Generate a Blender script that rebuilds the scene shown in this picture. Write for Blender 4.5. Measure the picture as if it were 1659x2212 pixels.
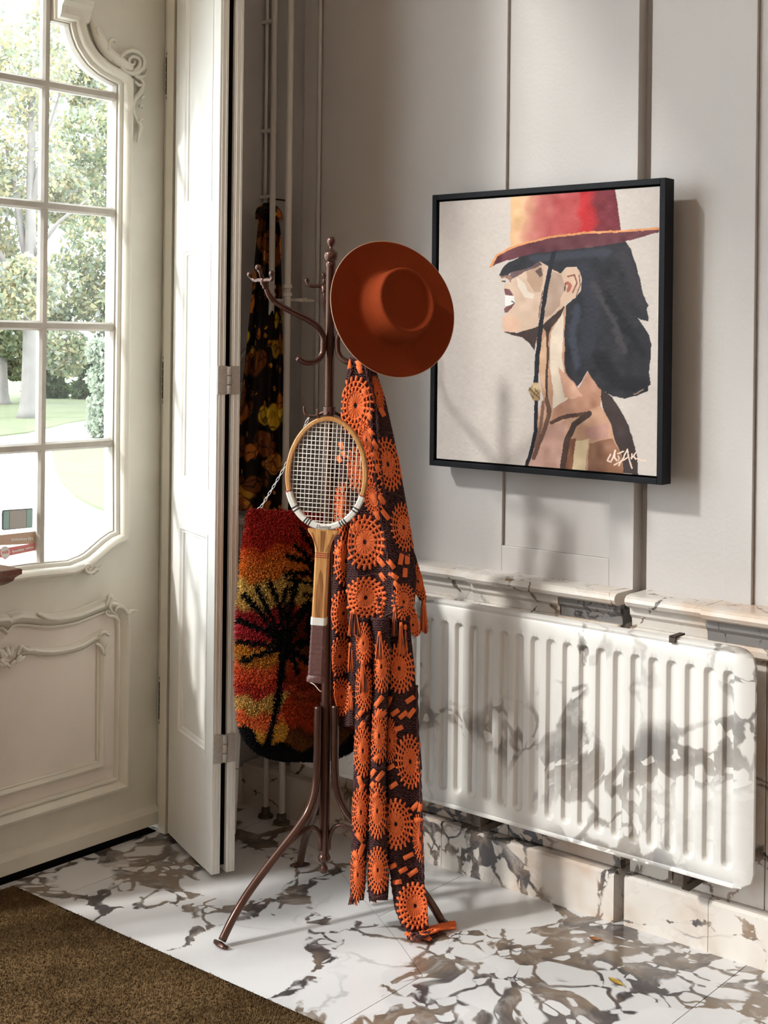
import bpy, bmesh, math, random
import numpy as np
from mathutils import Vector, Matrix
from mathutils.geometry import tessellate_polygon

random.seed(7)
RNG = np.random.default_rng(7)
for o in list(bpy.data.objects):
    bpy.data.objects.remove(o)
SC = bpy.context.scene
COL = SC.collection

# ------------------------------------------------------------------ camera
# room axes: door wall is the plane X = 0, radiator wall is the plane Y = 0, floor Z = 0
F_PX, U0, V0, ROLL = 2947.0, 829.5, 736.0, 0.0115
YAW = math.radians(39.9)
CAM = np.array([3.20, -3.10, 1.50])
FW = np.array([-math.sin(YAW), math.cos(YAW), 0.0])
RT = np.array([math.cos(YAW), math.sin(YAW), 0.0])
UP = np.array([0.0, 0.0, 1.0])

cam_d = bpy.data.cameras.new('camera')
cam = bpy.data.objects.new('camera', cam_d)
COL.objects.link(cam)
cam_d.sensor_fit = 'VERTICAL'
cam_d.sensor_height = 36.0
cam_d.sensor_width = 36.0 * 1659 / 2212
cam_d.lens = F_PX / 2212 * 36.0
cam_d.shift_y = -(1106 - V0) / 2212
cam_d.clip_start, cam_d.clip_end = 0.05, 500
cam.matrix_world = (Matrix.Translation(Vector(CAM)) @ Matrix.Rotation(YAW, 4, 'Z')
                    @ Matrix.Rotation(math.radians(90), 4, 'X') @ Matrix.Rotation(ROLL, 4, 'Z'))
SC.camera = cam

# ------------------------------------------------------------------ world, sun, exposure
SUN_AZ = (0.46, 0.89)
SUN_EL = math.radians(36)
w = bpy.data.worlds.new('sky')
SC.world = w
w.use_nodes = True
bg = w.node_tree.nodes['Background']
bg.inputs[0].default_value = (0.90, 0.96, 1.0, 1)
bg.inputs[1].default_value = 8.0
sd = bpy.data.lights.new('sun', 'SUN')
sd.energy = 4.5
sd.color = (1.0, 0.965, 0.92)
sd.angle = math.radians(4.0)
sun = bpy.data.objects.new('sun', sd)
COL.objects.link(sun)
sdir = Vector((SUN_AZ[0], SUN_AZ[1], -math.tan(SUN_EL) * math.hypot(*SUN_AZ)))
sun.rotation_euler = sdir.to_track_quat('-Z', 'Y').to_euler()
sun.location = (-6, -8, 9)
SC.view_settings.view_transform = 'Standard'
SC.view_settings.look = 'None'
SC.view_settings.exposure = -0.20
SC.view_settings.gamma = 1.0
SC.view_settings.use_curve_mapping = False
SC.render.film_transparent = False

# ------------------------------------------------------------------ reading the photograph
def ray(u, v):
    px, py = u - U0, V0 - v
    c, s = math.cos(ROLL), math.sin(ROLL)
    return FW + RT * (px * c - py * s) / F_PX + UP * (px * s + py * c) / F_PX
def on(u, v, ax, val):
    r = ray(u, v)
    i = 'XYZ'.index(ax)
    return CAM + r * ((val - CAM[i]) / r[i])
def at(u, v, D):
    return CAM + ray(u, v) * D

# ------------------------------------------------------------------ mesh helpers
class MB:
    def __init__(self):
        self.v, self.f = [], []
    def add(self, vs, fs):
        n = len(self.v)
        self.v += [tuple(map(float, p)) for p in vs]
        self.f += [tuple(i + n for i in q) for q in fs]
        return self
    def box(self, a, b, bev=0.0):
        x0, y0, z0 = [min(p, q) for p, q in zip(a, b)]
        x1, y1, z1 = [max(p, q) for p, q in zip(a, b)]
        if bev <= 0:
            vs = [(x, y, z) for z in (z0, z1) for y in (y0, y1) for x in (x0, x1)]
            return self.add(vs, [(0, 2, 3, 1), (4, 5, 7, 6), (0, 1, 5, 4), (2, 6, 7, 3), (0, 4, 6, 2), (1, 3, 7, 5)])
        bm = bmesh.new()
        bmesh.ops.create_cube(bm, size=1)
        for q in bm.verts:
            q.co = Vector(((x0 + x1) / 2 + q.co.x * (x1 - x0), (y0 + y1) / 2 + q.co.y * (y1 - y0), (z0 + z1) / 2 + q.co.z * (z1 - z0)))
        bmesh.ops.bevel(bm, geom=bm.edges[:], offset=bev, segments=2, profile=0.5, affect='EDGES')
        return self.bm(bm)
    def bm(self, bm, M=None):
        bm.verts.index_update()
        vs = [(M @ q.co) if M else q.co.copy() for q in bm.verts]
        fs = [[q.index for q in f.verts] for f in bm.faces]
        bm.free()
        return self.add(vs, fs)
    def obox(self, c, ax, ay, az, hx, hy, hz, bev=0.0):
        # oriented box: centre, unit axes, half sizes
        m = MB().box((-hx, -hy, -hz), (hx, hy, hz), bev)
        ax, ay, az, c = map(np.array, (ax, ay, az, c))
        return self.add([c + ax * p[0] + ay * p[1] + az * p[2] for p in m.v], m.f)
    def tube(self, pts, r, n=8, cap=True, flat=None):
        # flat = (direction, factor) squeezes the section along a direction
        P = [np.array(p, float) for p in pts]
        R = r if hasattr(r, '__len__') else [r] * len(P)
        T = []
        for i in range(len(P)):
            t = P[min(i + 1, len(P) - 1)] - P[max(i - 1, 0)]
            T.append(t / (np.linalg.norm(t) + 1e-12))
        a = np.array([0, 0, 1.0]) if abs(T[0][2]) < .9 else np.array([1.0, 0, 0])
        N = a - T[0] * (a @ T[0])
        N /= np.linalg.norm(N)
        vs, fs = [], []
        for i, p in enumerate(P):
            N = N - T[i] * (N @ T[i])
            N /= np.linalg.norm(N) + 1e-12
            B = np.cross(T[i], N)
            for k in range(n):
                th = 2 * math.pi * k / n
                d = (N * math.cos(th) + B * math.sin(th)) * R[i]
                if flat is not None:
                    fd = np.array(flat[0], float)
                    d = d - fd * (d @ fd) * (1 - flat[1])
                vs.append(p + d)
        for i in range(len(P) - 1):
            for k in range(n):
                k2 = (k + 1) % n
                fs.append((i * n + k, i * n + k2, (i + 1) * n + k2, (i + 1) * n + k))
        if cap:
            fs.append(tuple(range(n))[::-1])
            fs.append(tuple((len(P) - 1) * n + k for k in range(n)))
        return self.add(vs, fs)
    def lathe(self, prof, n=16, M=None, cap=True):
        # prof: (r, z) list, axis +Z
        vs, fs = [], []
        for r, z in prof:
            for k in range(n):
                th = 2 * math.pi * k / n
                vs.append(Vector((r * math.cos(th), r * math.sin(th), z)))
        for i in range(len(prof) - 1):
            for k in range(n):
                k2 = (k + 1) % n
                fs.append((i * n + k, i * n + k2, (i + 1) * n + k2, (i + 1) * n + k))
        if cap:
            fs.append(tuple(range(n))[::-1])
            fs.append(tuple((len(prof) - 1) * n + k for k in range(n)))
        if M is not None:
            vs = [M @ q for q in vs]
        return self.add(vs, fs)
    def ball(self, c, r, n=10, sz=1.0):
        pr = [(r * math.sin(math.pi * i / 8) + 1e-5, -r * sz * math.cos(math.pi * i / 8)) for i in range(9)]
        return self.lathe(pr, n, Matrix.Translation(Vector(c)))
    def prism(self, poly, fn, h0, h1):
        # polygon (2D) extruded between h0 and h1, fn(a, b, h) -> 3D
        n = len(poly)
        tri = tessellate_polygon([[Vector((p[0], p[1], 0)) for p in poly]])
        vs = [fn(p[0], p[1], h0) for p in poly] + [fn(p[0], p[1], h1) for p in poly]
        fs = [tuple(t) for t in tri] + [tuple(i + n for i in t[::-1]) for t in tri]
        fs += [(i, (i + 1) % n, (i + 1) % n + n, i + n) for i in range(n)]
        return self.add(vs, fs)
    def sweep(self, path, prof, fn, closed=False, scale=None):
        # path: 2D points; prof: closed list of (lateral offset, height); fn(a, b, h) -> 3D ; mitred
        P = [np.array(p, float) for p in path]
        n, m = len(P), len(prof)
        vs, fs = [], []
        for i in range(n):
            if closed:
                a, b = P[i] - P[i - 1], P[(i + 1) % n] - P[i]
            else:
                a = P[i] - P[i - 1] if i else P[1] - P[0]
                b = P[i + 1] - P[i] if i < n - 1 else P[-1] - P[-2]
            a = a / (np.linalg.norm(a) + 1e-12)
            b = b / (np.linalg.norm(b) + 1e-12)
            na, nb = np.array([a[1], -a[0]]), np.array([b[1], -b[0]])
            q = na + nb
            q = q / max(1 + na @ nb, 0.35)
            s = 1 if scale is None else scale[i]
            for o, h in prof:
                p = P[i] + q * o * s
                vs.append(fn(p[0], p[1], h * s))
        for i in range(n if closed else n - 1):
            j = (i + 1) % n
            for k in range(m):
                k2 = (k + 1) % m
                fs.append((i * m + k, i * m + k2, j * m + k2, j * m + k))
        if not closed:
            fs.append(tuple(range(m)))
            fs.append(tuple((n - 1) * m + k for k in range(m))[::-1])
        return self.add(vs, fs)

def link(o, parent=None):
    COL.objects.link(o)
    if parent is not None:
        o.parent = parent
        o.matrix_parent_inverse = parent.matrix_world.inverted()
    return o
def tag(o, label=None, cat=None, group=None, kind=None):
    if label: o['label'] = label
    if cat: o['category'] = cat
    if group: o['group'] = group
    if kind: o['kind'] = kind
    return o
def obj(name, mb, mat, parent=None, smooth=False, fix=True, angle=None):
    me = bpy.data.meshes.new(name)
    me.from_pydata(mb.v, [], mb.f)
    if fix:
        b = bmesh.new()
        b.from_mesh(me)
        bmesh.ops.recalc_face_normals(b, faces=b.faces)
        b.to_mesh(me)
        b.free()
    if mat: me.materials.append(mat)
    if smooth:
        me.polygons.foreach_set('use_smooth', [True] * len(me.polygons))
        if angle:
            me.set_sharp_from_angle(angle=math.radians(angle))
    return link(bpy.data.objects.new(name, me), parent)
def fast(name, V, Fq, mat, parent=None, smooth=False, col=None):
    # numpy mesh, all faces of the same size
    me = bpy.data.meshes.new(name)
    V = np.asarray(V, np.float32)
    Fq = np.asarray(Fq, np.int32)
    k = Fq.shape[1]
    me.vertices.add(len(V))
    me.vertices.foreach_set('co', V.ravel())
    me.loops.add(Fq.size)
    me.loops.foreach_set('vertex_index', Fq.ravel())
    me.polygons.add(len(Fq))
    me.polygons.foreach_set('loop_start', np.arange(0, Fq.size, k, dtype=np.int32))
    me.polygons.foreach_set('use_smooth', np.full(len(Fq), smooth))
    if col is not None:
        at_ = me.color_attributes.new('Col', 'FLOAT_COLOR', 'POINT')
        c4 = np.ones((len(V), 4), np.float32)
        c4[:, :3] = col
        at_.data.foreach_set('color', c4.ravel())
    me.update(calc_edges=True)
    if mat: me.materials.append(mat)
    return link(bpy.data.objects.new(name, me), parent)
def thing(name, loc, label, cat, group=None):
    o = bpy.data.objects.new(name, None)
    o.empty_display_size = 0.05
    COL.objects.link(o)
    o.location = loc
    bpy.context.view_layer.update()
    return tag(o, label, cat, group)
def grid_faces(nu, nv):
    i, j = np.meshgrid(np.arange(nu - 1), np.arange(nv - 1), indexing='ij')
    a = (i * nv + j).ravel()
    return np.stack([a, a + nv, a + nv + 1, a + 1], 1)
def smooth_path(pts, n=6):
    # Catmull-Rom
    P = [np.array(p, float) for p in pts]
    out = []
    for i in range(len(P) - 1):
        p0, p1, p2, p3 = P[max(i - 1, 0)], P[i], P[i + 1], P[min(i + 2, len(P) - 1)]
        for k in range(n):
            t = k / n
            out.append(0.5 * (2 * p1 + (p2 - p0) * t + (2 * p0 - 5 * p1 + 4 * p2 - p3) * t * t + (3 * p1 - p0 - 3 * p2 + p3) * t ** 3))
    out.append(P[-1])
    return out
def lin(c):
    c = np.asarray(c, float) / 255.0
    return np.where(c <= 0.04045, c / 12.92, ((c + 0.055) / 1.055) ** 2.4)

# ------------------------------------------------------------------ materials
class NT:
    def __init__(self, name):
        self.m = bpy.data.materials.new(name)
        self.m.use_nodes = True
        self.t = self.m.node_tree
        self.b = self.t.nodes['Principled BSDF']
    def n(self, kind, **kw):
        x = self.t.nodes.new(kind)
        for k, val in kw.items():
            if k in x.inputs: x.inputs[k].default_value = val
            else: setattr(x, k, val)
        return x
    def l(self, a, b):
        self.t.links.new(a, b)
    def val(self, s, x):
        if hasattr(x, 'is_output'): self.l(x, s)
        else: s.default_value = x
    def math(self, op, a, b=0.0, c=None):
        x = self.n('ShaderNodeMath', operation=op)
        self.val(x.inputs[0], a); self.val(x.inputs[1], b)
        if c is not None: self.val(x.inputs[2], c)
        return x.outputs[0]
    def mix(self, f, a, b):
        x = self.n('ShaderNodeMix', data_type='RGBA')
        self.val(x.inputs[0], f)
        for s, q in ((x.inputs[6], a), (x.inputs[7], b)):
            if hasattr(q, 'is_output'): self.l(q, s)
            else: s.default_value = (*q[:3], 1)
        return x.outputs[2]
    def ramp(self, f, stops):
        x = self.n('ShaderNodeValToRGB')
        self.l(f, x.inputs[0])
        el = x.color_ramp.elements
        while len(el) < len(stops): el.new(0.5)
        for e, (p, c) in zip(el, stops):
            e.position = p
            e.color = (*c[:3], 1) if hasattr(c, '__len__') else (c, c, c, 1)
        return x.outputs[0]
    def step(self, x, a, b):
        q = self.n('ShaderNodeMapRange', interpolation_type='SMOOTHSTEP')
        self.val(q.inputs[0], x); self.val(q.inputs[1], a); self.val(q.inputs[2], b)
        return q.outputs[0]
    def pos(self):
        return self.n('ShaderNodeNewGeometry').outputs['Position']
    def noise(self, vec, scale, detail=3, rough=0.55, dist=0.0):
        x = self.n('ShaderNodeTexNoise')
        if vec is not None: self.l(vec, x.inputs['Vector'])
        x.inputs['Scale'].default_value = scale
        x.inputs['Detail'].default_value = detail
        x.inputs['Roughness'].default_value = rough
        x.inputs['Distortion'].default_value = dist
        return x
    def vor(self, vec, scale, feature='F1', rnd=1.0):
        x = self.n('ShaderNodeTexVoronoi', feature=feature)
        self.l(vec, x.inputs['Vector'])
        x.inputs['Scale'].default_value = scale
        x.inputs['Randomness'].default_value = rnd
        return x
    def warp(self, vec, scale, amount, detail=2):
        nz = self.noise(vec, scale, detail)
        a = self.n('ShaderNodeVectorMath', operation='SUBTRACT')
        self.l(nz.outputs['Color'], a.inputs[0]); a.inputs[1].default_value = (.5, .5, .5)
        s = self.n('ShaderNodeVectorMath', operation='SCALE')
        self.l(a.outputs[0], s.inputs[0]); s.inputs['Scale'].default_value = amount
        b = self.n('ShaderNodeVectorMath', operation='ADD')
        self.l(vec, b.inputs[0]); self.l(s.outputs[0], b.inputs[1])
        return b.outputs[0]
    def scale3(self, vec, s):
        x = self.n('ShaderNodeMapping')
        self.l(vec, x.inputs[0]); x.inputs['Scale'].default_value = s
        return x.outputs[0]
    def bump(self, h, strength=0.2, dist=0.01):
        x = self.n('ShaderNodeBump')
        x.inputs['Strength'].default_value = strength
        x.inputs['Distance'].default_value = dist
        self.l(h, x.inputs['Height'])
        self.l(x.outputs[0], self.b.inputs['Normal'])
    def base(self, c):
        if hasattr(c, 'is_output'): self.l(c, self.b.inputs['Base Color'])
        else: self.b.inputs['Base Color'].default_value = (*c[:3], 1)
    def rough(self, r):
        self.val(self.b.inputs['Roughness'], r)

def paint(name, c, rough=0.5, var=0.06, bump=0.04, dirt=0.0, sc=3.0):
    k = NT(name)
    p = k.pos()
    nz = k.noise(p, sc, 4)
    f = k.step(nz.outputs[0], 0.35, 0.65)
    col = k.mix(f, [q * (1 - var) for q in c], [min(1, q * (1 + var)) for q in c])
    if dirt:
        d = k.noise(p, 14, 6, 0.7)
        col = k.mix(k.math('MULTIPLY', k.step(d.outputs[0], 0.60, 0.75), dirt), col, [q * 0.45 for q in c])
    k.base(col)
    k.rough(rough)
    fine = k.noise(p, 90, 3)
    k.bump(fine.outputs[0], bump, 0.004)
    return k.m
def plain(name, c, rough=0.5, metal=0.0, var=0.1, sc=20, bump=0.0, bsc=200, spec=0.5):
    k = NT(name)
    p = k.pos()
    nz = k.noise(p, sc, 3)
    k.base(k.mix(nz.outputs[0], [q * (1 - var) for q in c], [min(1, q * (1 + var)) for q in c]))
    k.rough(rough)
    k.b.inputs['Metallic'].default_value = metal
    k.b.inputs['Specular IOR Level'].default_value = spec
    if bump:
        k.bump(k.noise(p, bsc, 3).outputs[0], bump, 0.003)
    return k.m
def vcol(name, rough=0.85, sheen=0.0, translucent=0.0):
    k = NT(name)
    a = k.n('ShaderNodeAttribute', attribute_name='Col')
    k.l(a.outputs['Color'], k.b.inputs['Base Color'])
    k.rough(rough)
    k.b.inputs['Specular IOR Level'].default_value = 0.2
    if translucent:
        tr = k.n('ShaderNodeBsdfTranslucent')
        k.l(a.outputs['Color'], tr.inputs[0])
        mx = k.n('ShaderNodeMixShader')
        mx.inputs[0].default_value = translucent
        k.l(k.b.outputs[0], mx.inputs[1]); k.l(tr.outputs[0], mx.inputs[2])
        out = [q for q in k.t.nodes if q.type == 'OUTPUT_MATERIAL'][0]
        k.l(mx.outputs[0], out.inputs[0])
    return k.m
def marble(name, white, dark, brown, scale=1.0, cover=0.5, rough=0.2, warm=None, soft=0.0, hair_w=0.35, contrast=1.0):
    # breccia: broad dark bands full of pale chips between large calm white fields
    k = NT(name)
    p = k.pos()
    q = k.warp(p, 2.2 * scale, 0.34 / scale, 3)
    q2 = k.warp(q, 11 * scale, 0.055 / scale, 3)
    big = k.vor(q, 2.6 * scale, 'DISTANCE_TO_EDGE').outputs[0]               # fields
    lo = k.noise(q, 1.1 * scale, 3, 0.6).outputs[0]
    width = k.math('MULTIPLY_ADD', k.step(lo, 0.62 - 0.25 * cover, 0.80 - 0.2 * cover), 0.26, 0.012)
    rag = k.noise(p, 16 * scale, 5, 0.7).outputs[0]
    bb = k.math('ADD', big, k.math('MULTIPLY_ADD', rag, 0.16, -0.08))
    band = k.math('SUBTRACT', 1.0, k.step(k.math('DIVIDE', bb, width), 0.80 - soft, 1.05 + soft))
    # pale chips inside the bands
    c1 = k.vor(q2, 13 * scale, 'DISTANCE_TO_EDGE').outputs[0]
    cc = k.vor(q2, 13 * scale, 'F1')
    sp = k.n('ShaderNodeSeparateColor'); k.l(cc.outputs['Color'], sp.inputs[0])
    chip = k.math('MULTIPLY', k.step(c1, 0.035, 0.11), k.step(sp.outputs[0], 0.42, 0.44))
    c2 = k.vor(q2, 31 * scale, 'DISTANCE_TO_EDGE').outputs[0]
    c2c = k.vor(q2, 31 * scale, 'F1')
    sp2 = k.n('ShaderNodeSeparateColor'); k.l(c2c.outputs['Color'], sp2.inputs[0])
    chip2 = k.math('MULTIPLY', k.step(c2, 0.05, 0.14), k.step(sp2.outputs[0], 0.66, 0.68))
    chips = k.math('MAXIMUM', chip, chip2)
    vein = k.math('MULTIPLY', band, k.math('MULTIPLY_ADD', chips, -0.92, 1.0))
    # faint hair veins
    e3 = k.vor(k.warp(p, 4 * scale, 0.30 / scale, 4), 2.3 * scale, 'DISTANCE_TO_EDGE').outputs[0]
    hm = k.step(k.noise(p, 2.6 * scale, 2).outputs[0], 0.45, 0.65)
    hair = k.math('MULTIPLY', k.math('MULTIPLY', k.math('SUBTRACT', 1.0, k.step(e3, 0.0, 0.022)), hair_w), hm)
    vein = k.math('MULTIPLY', k.math('MAXIMUM', vein, hair), contrast)
    cl = k.noise(q, 5 * scale, 4, 0.65)
    vc = k.mix(k.step(cl.outputs[0], 0.40, 0.60), dark, brown)
    vc = k.mix(k.math('MULTIPLY', k.step(k.noise(q2, 22 * scale, 3).outputs[0], 0.5, 0.7), 0.45), vc, [0.5 * (a + b) for a, b in zip(brown, white)])
    cloud = k.noise(q, 2.0 * scale, 5, 0.6)
    wc = k.mix(k.step(cloud.outputs[0], 0.48, 0.75), white, [a * 0.88 for a in white])
    if warm is not None:
        wn = k.noise(p, 1.9 * scale, 4, 0.6)
        wc = k.mix(k.step(wn.outputs[0], 0.46, 0.66), wc, warm)
    k.base(k.mix(vein, wc, vc))
    k.rough(k.math('MULTIPLY_ADD', cl.outputs[0], 0.12, rough))
    k.bump(vein, 0.03, 0.002)
    return k.m

M = {}
M['door'] = paint('door_cream_paint', (0.76, 0.735, 0.645), 0.42, 0.05, 0.05, 0.10)
M['doorpanel'] = paint('door_panel_paint', (0.83, 0.76, 0.69), 0.5, 0.04, 0.04)
M['muntin'] = paint('muntin_worn_paint', (0.50, 0.465, 0.41), 0.5, 0.1, 0.15, 0.5, 8)
M['shutter'] = paint('shutter_white_paint', (0.84, 0.83, 0.79), 0.42, 0.03, 0.04, 0.08)
M['wall'] = paint('panelling_paint', (0.475, 0.445, 0.43), 0.5, 0.035, 0.12, 0.0, 1.6)
M['wallroom'] = paint('room_wall_paint', (0.74, 0.57, 0.44), 0.8, 0.04, 0.05)
M['ceil'] = paint('ceiling_paint', (0.78, 0.66, 0.54), 0.9, 0.03, 0.02)
M['pipe'] = paint('pipe_cream_paint', (0.56, 0.52, 0.47), 0.4, 0.06, 0.1, 0.3)
M['dark'] = plain('gap_shade_black', (0.008, 0.007, 0.006), 0.9, spec=0.0)  # flat black standing in for shade in gaps; also colours the carpet binding
M['iron'] = plain('aged_bronze_metal', (0.095, 0.046, 0.034), 0.22, 0.6, 0.25, 30, 0.08, 60)
M['black'] = plain('black_lacquer', (0.0028, 0.003, 0.005), 0.55, 0, 0.2, 40, 0.1, 120, 0.18)
M['hinge'] = plain('painted_hinge', (0.47, 0.44, 0.40), 0.45, 0.1, 0.25, 120, 0.2, 90)
M['oldbrass'] = plain('tarnished_hinge', (0.10, 0.085, 0.06), 0.5, 0.6, 0.5, 80)
M['steel'] = plain('chain_steel', (0.62, 0.60, 0.57), 0.25, 1.0, 0.1)
M['floor'] = marble('floor_breccia_marble', (0.66, 0.645, 0.645), (0.062, 0.052, 0.054), (0.20, 0.150, 0.110), 0.9, 0.60, 0.14)
M['wmarble'] = marble('wall_marble', (0.66, 0.61, 0.56), (0.07, 0.060, 0.060), (0.25, 0.175, 0.12), 1.35, 0.55, 0.22, (0.54, 0.40, 0.30), 0.25, 0.6)
M['rad'] = marble('radiator_marbled_paint', (0.70, 0.675, 0.645), (0.12, 0.105, 0.10), (0.25, 0.21, 0.175), 0.85, 0.66, 0.4, None, 0.50, 0.6, 0.80)
M['wdark'] = marble('dark_grey_marble', (0.20, 0.185, 0.18), (0.05, 0.045, 0.045), (0.12, 0.10, 0.09), 3.0, 0.6, 0.25)
M['grout'] = plain('joint_mortar', (0.16, 0.135, 0.115), 0.9)

# ================================================================== SETTING
RX1, RY0, RZ1 = 6.0, -5.6, 4.8
def inset(poly, d):
    P = [np.array(p, float) for p in poly]
    area = sum(P[i][0] * P[(i + 1) % len(P)][1] - P[(i + 1) % len(P)][0] * P[i][1] for i in range(len(P)))
    sgn = -1 if area > 0 else 1
    out = []
    for i in range(len(P)):
        a = P[i] - P[i - 1]; a /= np.linalg.norm(a)
        b = P[(i + 1) % len(P)] - P[i]; b /= np.linalg.norm(b)
        na, nb = np.array([a[1], -a[0]]), np.array([b[1], -b[0]])
        q = (na + nb) / max(1 + na @ nb, 0.35)
        out.append(P[i] + q * d * sgn)
    return out
floor = obj('floor', MB().box((-0.1, RY0, -0.06), (RX1, 0.12, -0.012)), M['grout'])
tag(floor, kind='structure')
tiles = [
    [(0.14, 0.05), (0.923, 0.05), (0.923, -0.372), (0.71, -0.251), (0.54, -0.150), (0.30, -0.083)],
    [(0.923, 0.05), (1.77, 0.05), (1.77, -1.2), (1.225, -1.2), (1.215, -0.557), (1.07, -0.46), (0.923, -0.372)],
    [(0.14, 0.05), (0.30, -0.083), (0.54, -0.150), (0.71, -0.251), (0.923, -0.372), (1.07, -0.46), (1.215, -0.557), (1.225, -1.2), (0.197, -1.2), (0.197, 0.0)],
    [(-0.02, 0.05), (0.14, 0.05), (0.197, 0.0), (0.197, -1.2), (-0.02, -1.2)],
    [(1.77, 0.05), (2.62, 0.05), (2.62, -1.2), (1.77, -1.2)],
]
for x in (2.62, 3.47, 4.32, 5.17):
    tiles.append([(x, 0.05), (min(x + .85, RX1), 0.05), (min(x + .85, RX1), -1.2), (x, -1.2)])
ys = [-1.2, -2.05, -2.9, -3.75, -4.6, RY0]
xs = [-0.02, 0.92, 1.77, 2.62, 3.47, 4.32, 5.17, RX1]
for a, b in zip(ys, ys[1:]):
    for c, d in zip(xs, xs[1:]):
        tiles.append([(c, a), (d, a), (d, b), (c, b)])
for t in tiles:
    obj('marble_tile', MB().prism(inset(t, 0.0011), lambda a, b, h: (a, b, h), -0.012, 0.0), M['floor'], floor)

tag(obj('ceiling', MB().box((-0.1, RY0, RZ1), (RX1 + .1, 0.3, RZ1 + .1)), M['ceil']), kind='structure')
tag(obj('wall_far', MB().box((RX1, RY0, -0.06), (RX1 + .1, 0.3, RZ1)), M['wallroom']), kind='structure')
tag(obj('wall_back', MB().box((-0.1, RY0 - .1, -0.06), (RX1 + .1, RY0, RZ1)), M['wallroom']), kind='structure')

# ---- radiator wall: panelling boards on a backing
wall_right = obj('wall_right', MB().box((-0.1, 0.125, -0.06), (RX1 + .1, 0.30, RZ1)), M['wall'])
tag(wall_right, kind='structure')
ZB = 0.845
def board(x0, x1, y, z0=ZB, z1=RZ1, bev=0.0015, name='panel_board'):
    obj(name, MB().box((x0, y, z0), (x1, 0.126, z1), bev), M['wall'], wall_right)
board(0.0, 0.205, 0.082, 0.0)
board(0.206, 0.272, 0.068)
obj('panel_moulding', MB().tube([(0.272, 0.070, ZB), (0.272, 0.070, RZ1)], 0.007, 10), M['wall'], wall_right, True)
board(0.274, 0.984, 0.080)
board(0.984, 1.332, 0.080, ZB, 0.925)
board(0.9845, 1.3315, 0.090, 0.9255, RZ1, 0.0)
board(1.332, 1.405, 0.080)
board(1.430, 1.654, 0.104)
board(1.654, 1.729, 0.094)
board(1.7295, 2.10, 0.106)
board(2.10, 2.17, 0.094)
board(2.17, 2.60, 0.106)
board(2.60, 2.67, 0.094)
board(2.67, RX1, 0.106)

# ---- marble dado, wainscot and plinth
def xprism(prof, x0, x1):
    return MB().prism(prof, lambda a, b, h: (h, a, b), x0, x1)
cap = [(0.12, 0.820), (0.004, 0.820), (-0.008, 0.826), (-0.014, 0.836), (-0.012, 0.845), (-0.004, 0.851), (0.010, 0.853), (0.12, 0.853)]
fas = [(0.12, 0.768), (0.028, 0.768), (0.026, 0.790), (0.016, 0.800), (0.014, 0.8195), (0.12, 0.8195)]
bead = [(0.12, 0.740), (0.020, 0.740), (0.012, 0.746), (0.012, 0.760), (0.020, 0.7675), (0.12, 0.7675)]
plin = [(0.12, 0.0), (0.0, 0.0), (0.0, 0.122), (0.006, 0.129), (0.030, 0.131), (0.12, 0.131)]
trim_1 = obj('trim_1', MB().box((0.02, 0.108, 0.0), (RX1, 0.1245, 0.84)), M['grout'])
tag(trim_1, kind='structure')
def shift(pr, d): return [(a + d if a < 0.1 else a, b) for a, b in pr]
gap = 0.0012
for x0, x1, d in ((0.21, 0.925, 0.012), (0.925, 1.405, 0.0), (1.430, 1.650, 0.004), (1.650, 2.30, -0.010), (2.30, 3.1, 0.004), (3.1, RX1, 0.004)):
    obj('dado_cap', xprism(shift(cap, d), x0 + gap, x1 - gap), M['wmarble'], trim_1)
for x0, x1, d in ((0.21, 0.60, 0.012), (0.60, 0.925, 0.012), (0.925, 1.215, 0.0), (1.215, 1.405, 0.003), (1.430, 1.650, 0.004), (1.650, 1.95, -0.010), (1.95, 2.4, 0), (2.4, RX1, 0)):
    obj('dado_fascia', xprism(shift(fas, d), x0 + gap, x1 - gap), M['wdark'] if x0 in (1.215, 1.650) else M['wmarble'], trim_1)
for x0, x1, d in ((0.21, 0.75, 0.012), (0.75, 0.925, 0.012), (0.925, 1.405, 0.0), (1.430, 1.650, 0.004), (1.650, 2.4, -0.008), (2.4, RX1, 0)):
    obj('dado_bead', xprism(shift(bead, d), x0 + gap, x1 - gap), M['wmarble'], trim_1)
for x0, x1 in ((0.21, 0.70), (0.70, 1.05), (1.05, 1.405), (1.430, 1.80), (1.80, 2.2), (2.2, RX1)):
    obj('wainscot_slab', MB().box((x0 + gap, 0.034, 0.132), (x1 - gap, 0.108, 0.7395), 0.001), M['wmarble'], trim_1)
for x0, x1, d in ((0.03, 0.47, 0.002), (0.47, 0.70, 0.0), (0.70, 0.842, 0.001), (0.842, 1.405, 0.0), (1.430, 1.667, 0.006), (1.667, 2.3, 0.004), (2.3, 3.3, 0.004), (3.3, RX1, 0.004)):
    obj('plinth_slab', xprism(shift(plin, d), x0 + gap, x1 - gap), M['wmarble'], trim_1)

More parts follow.
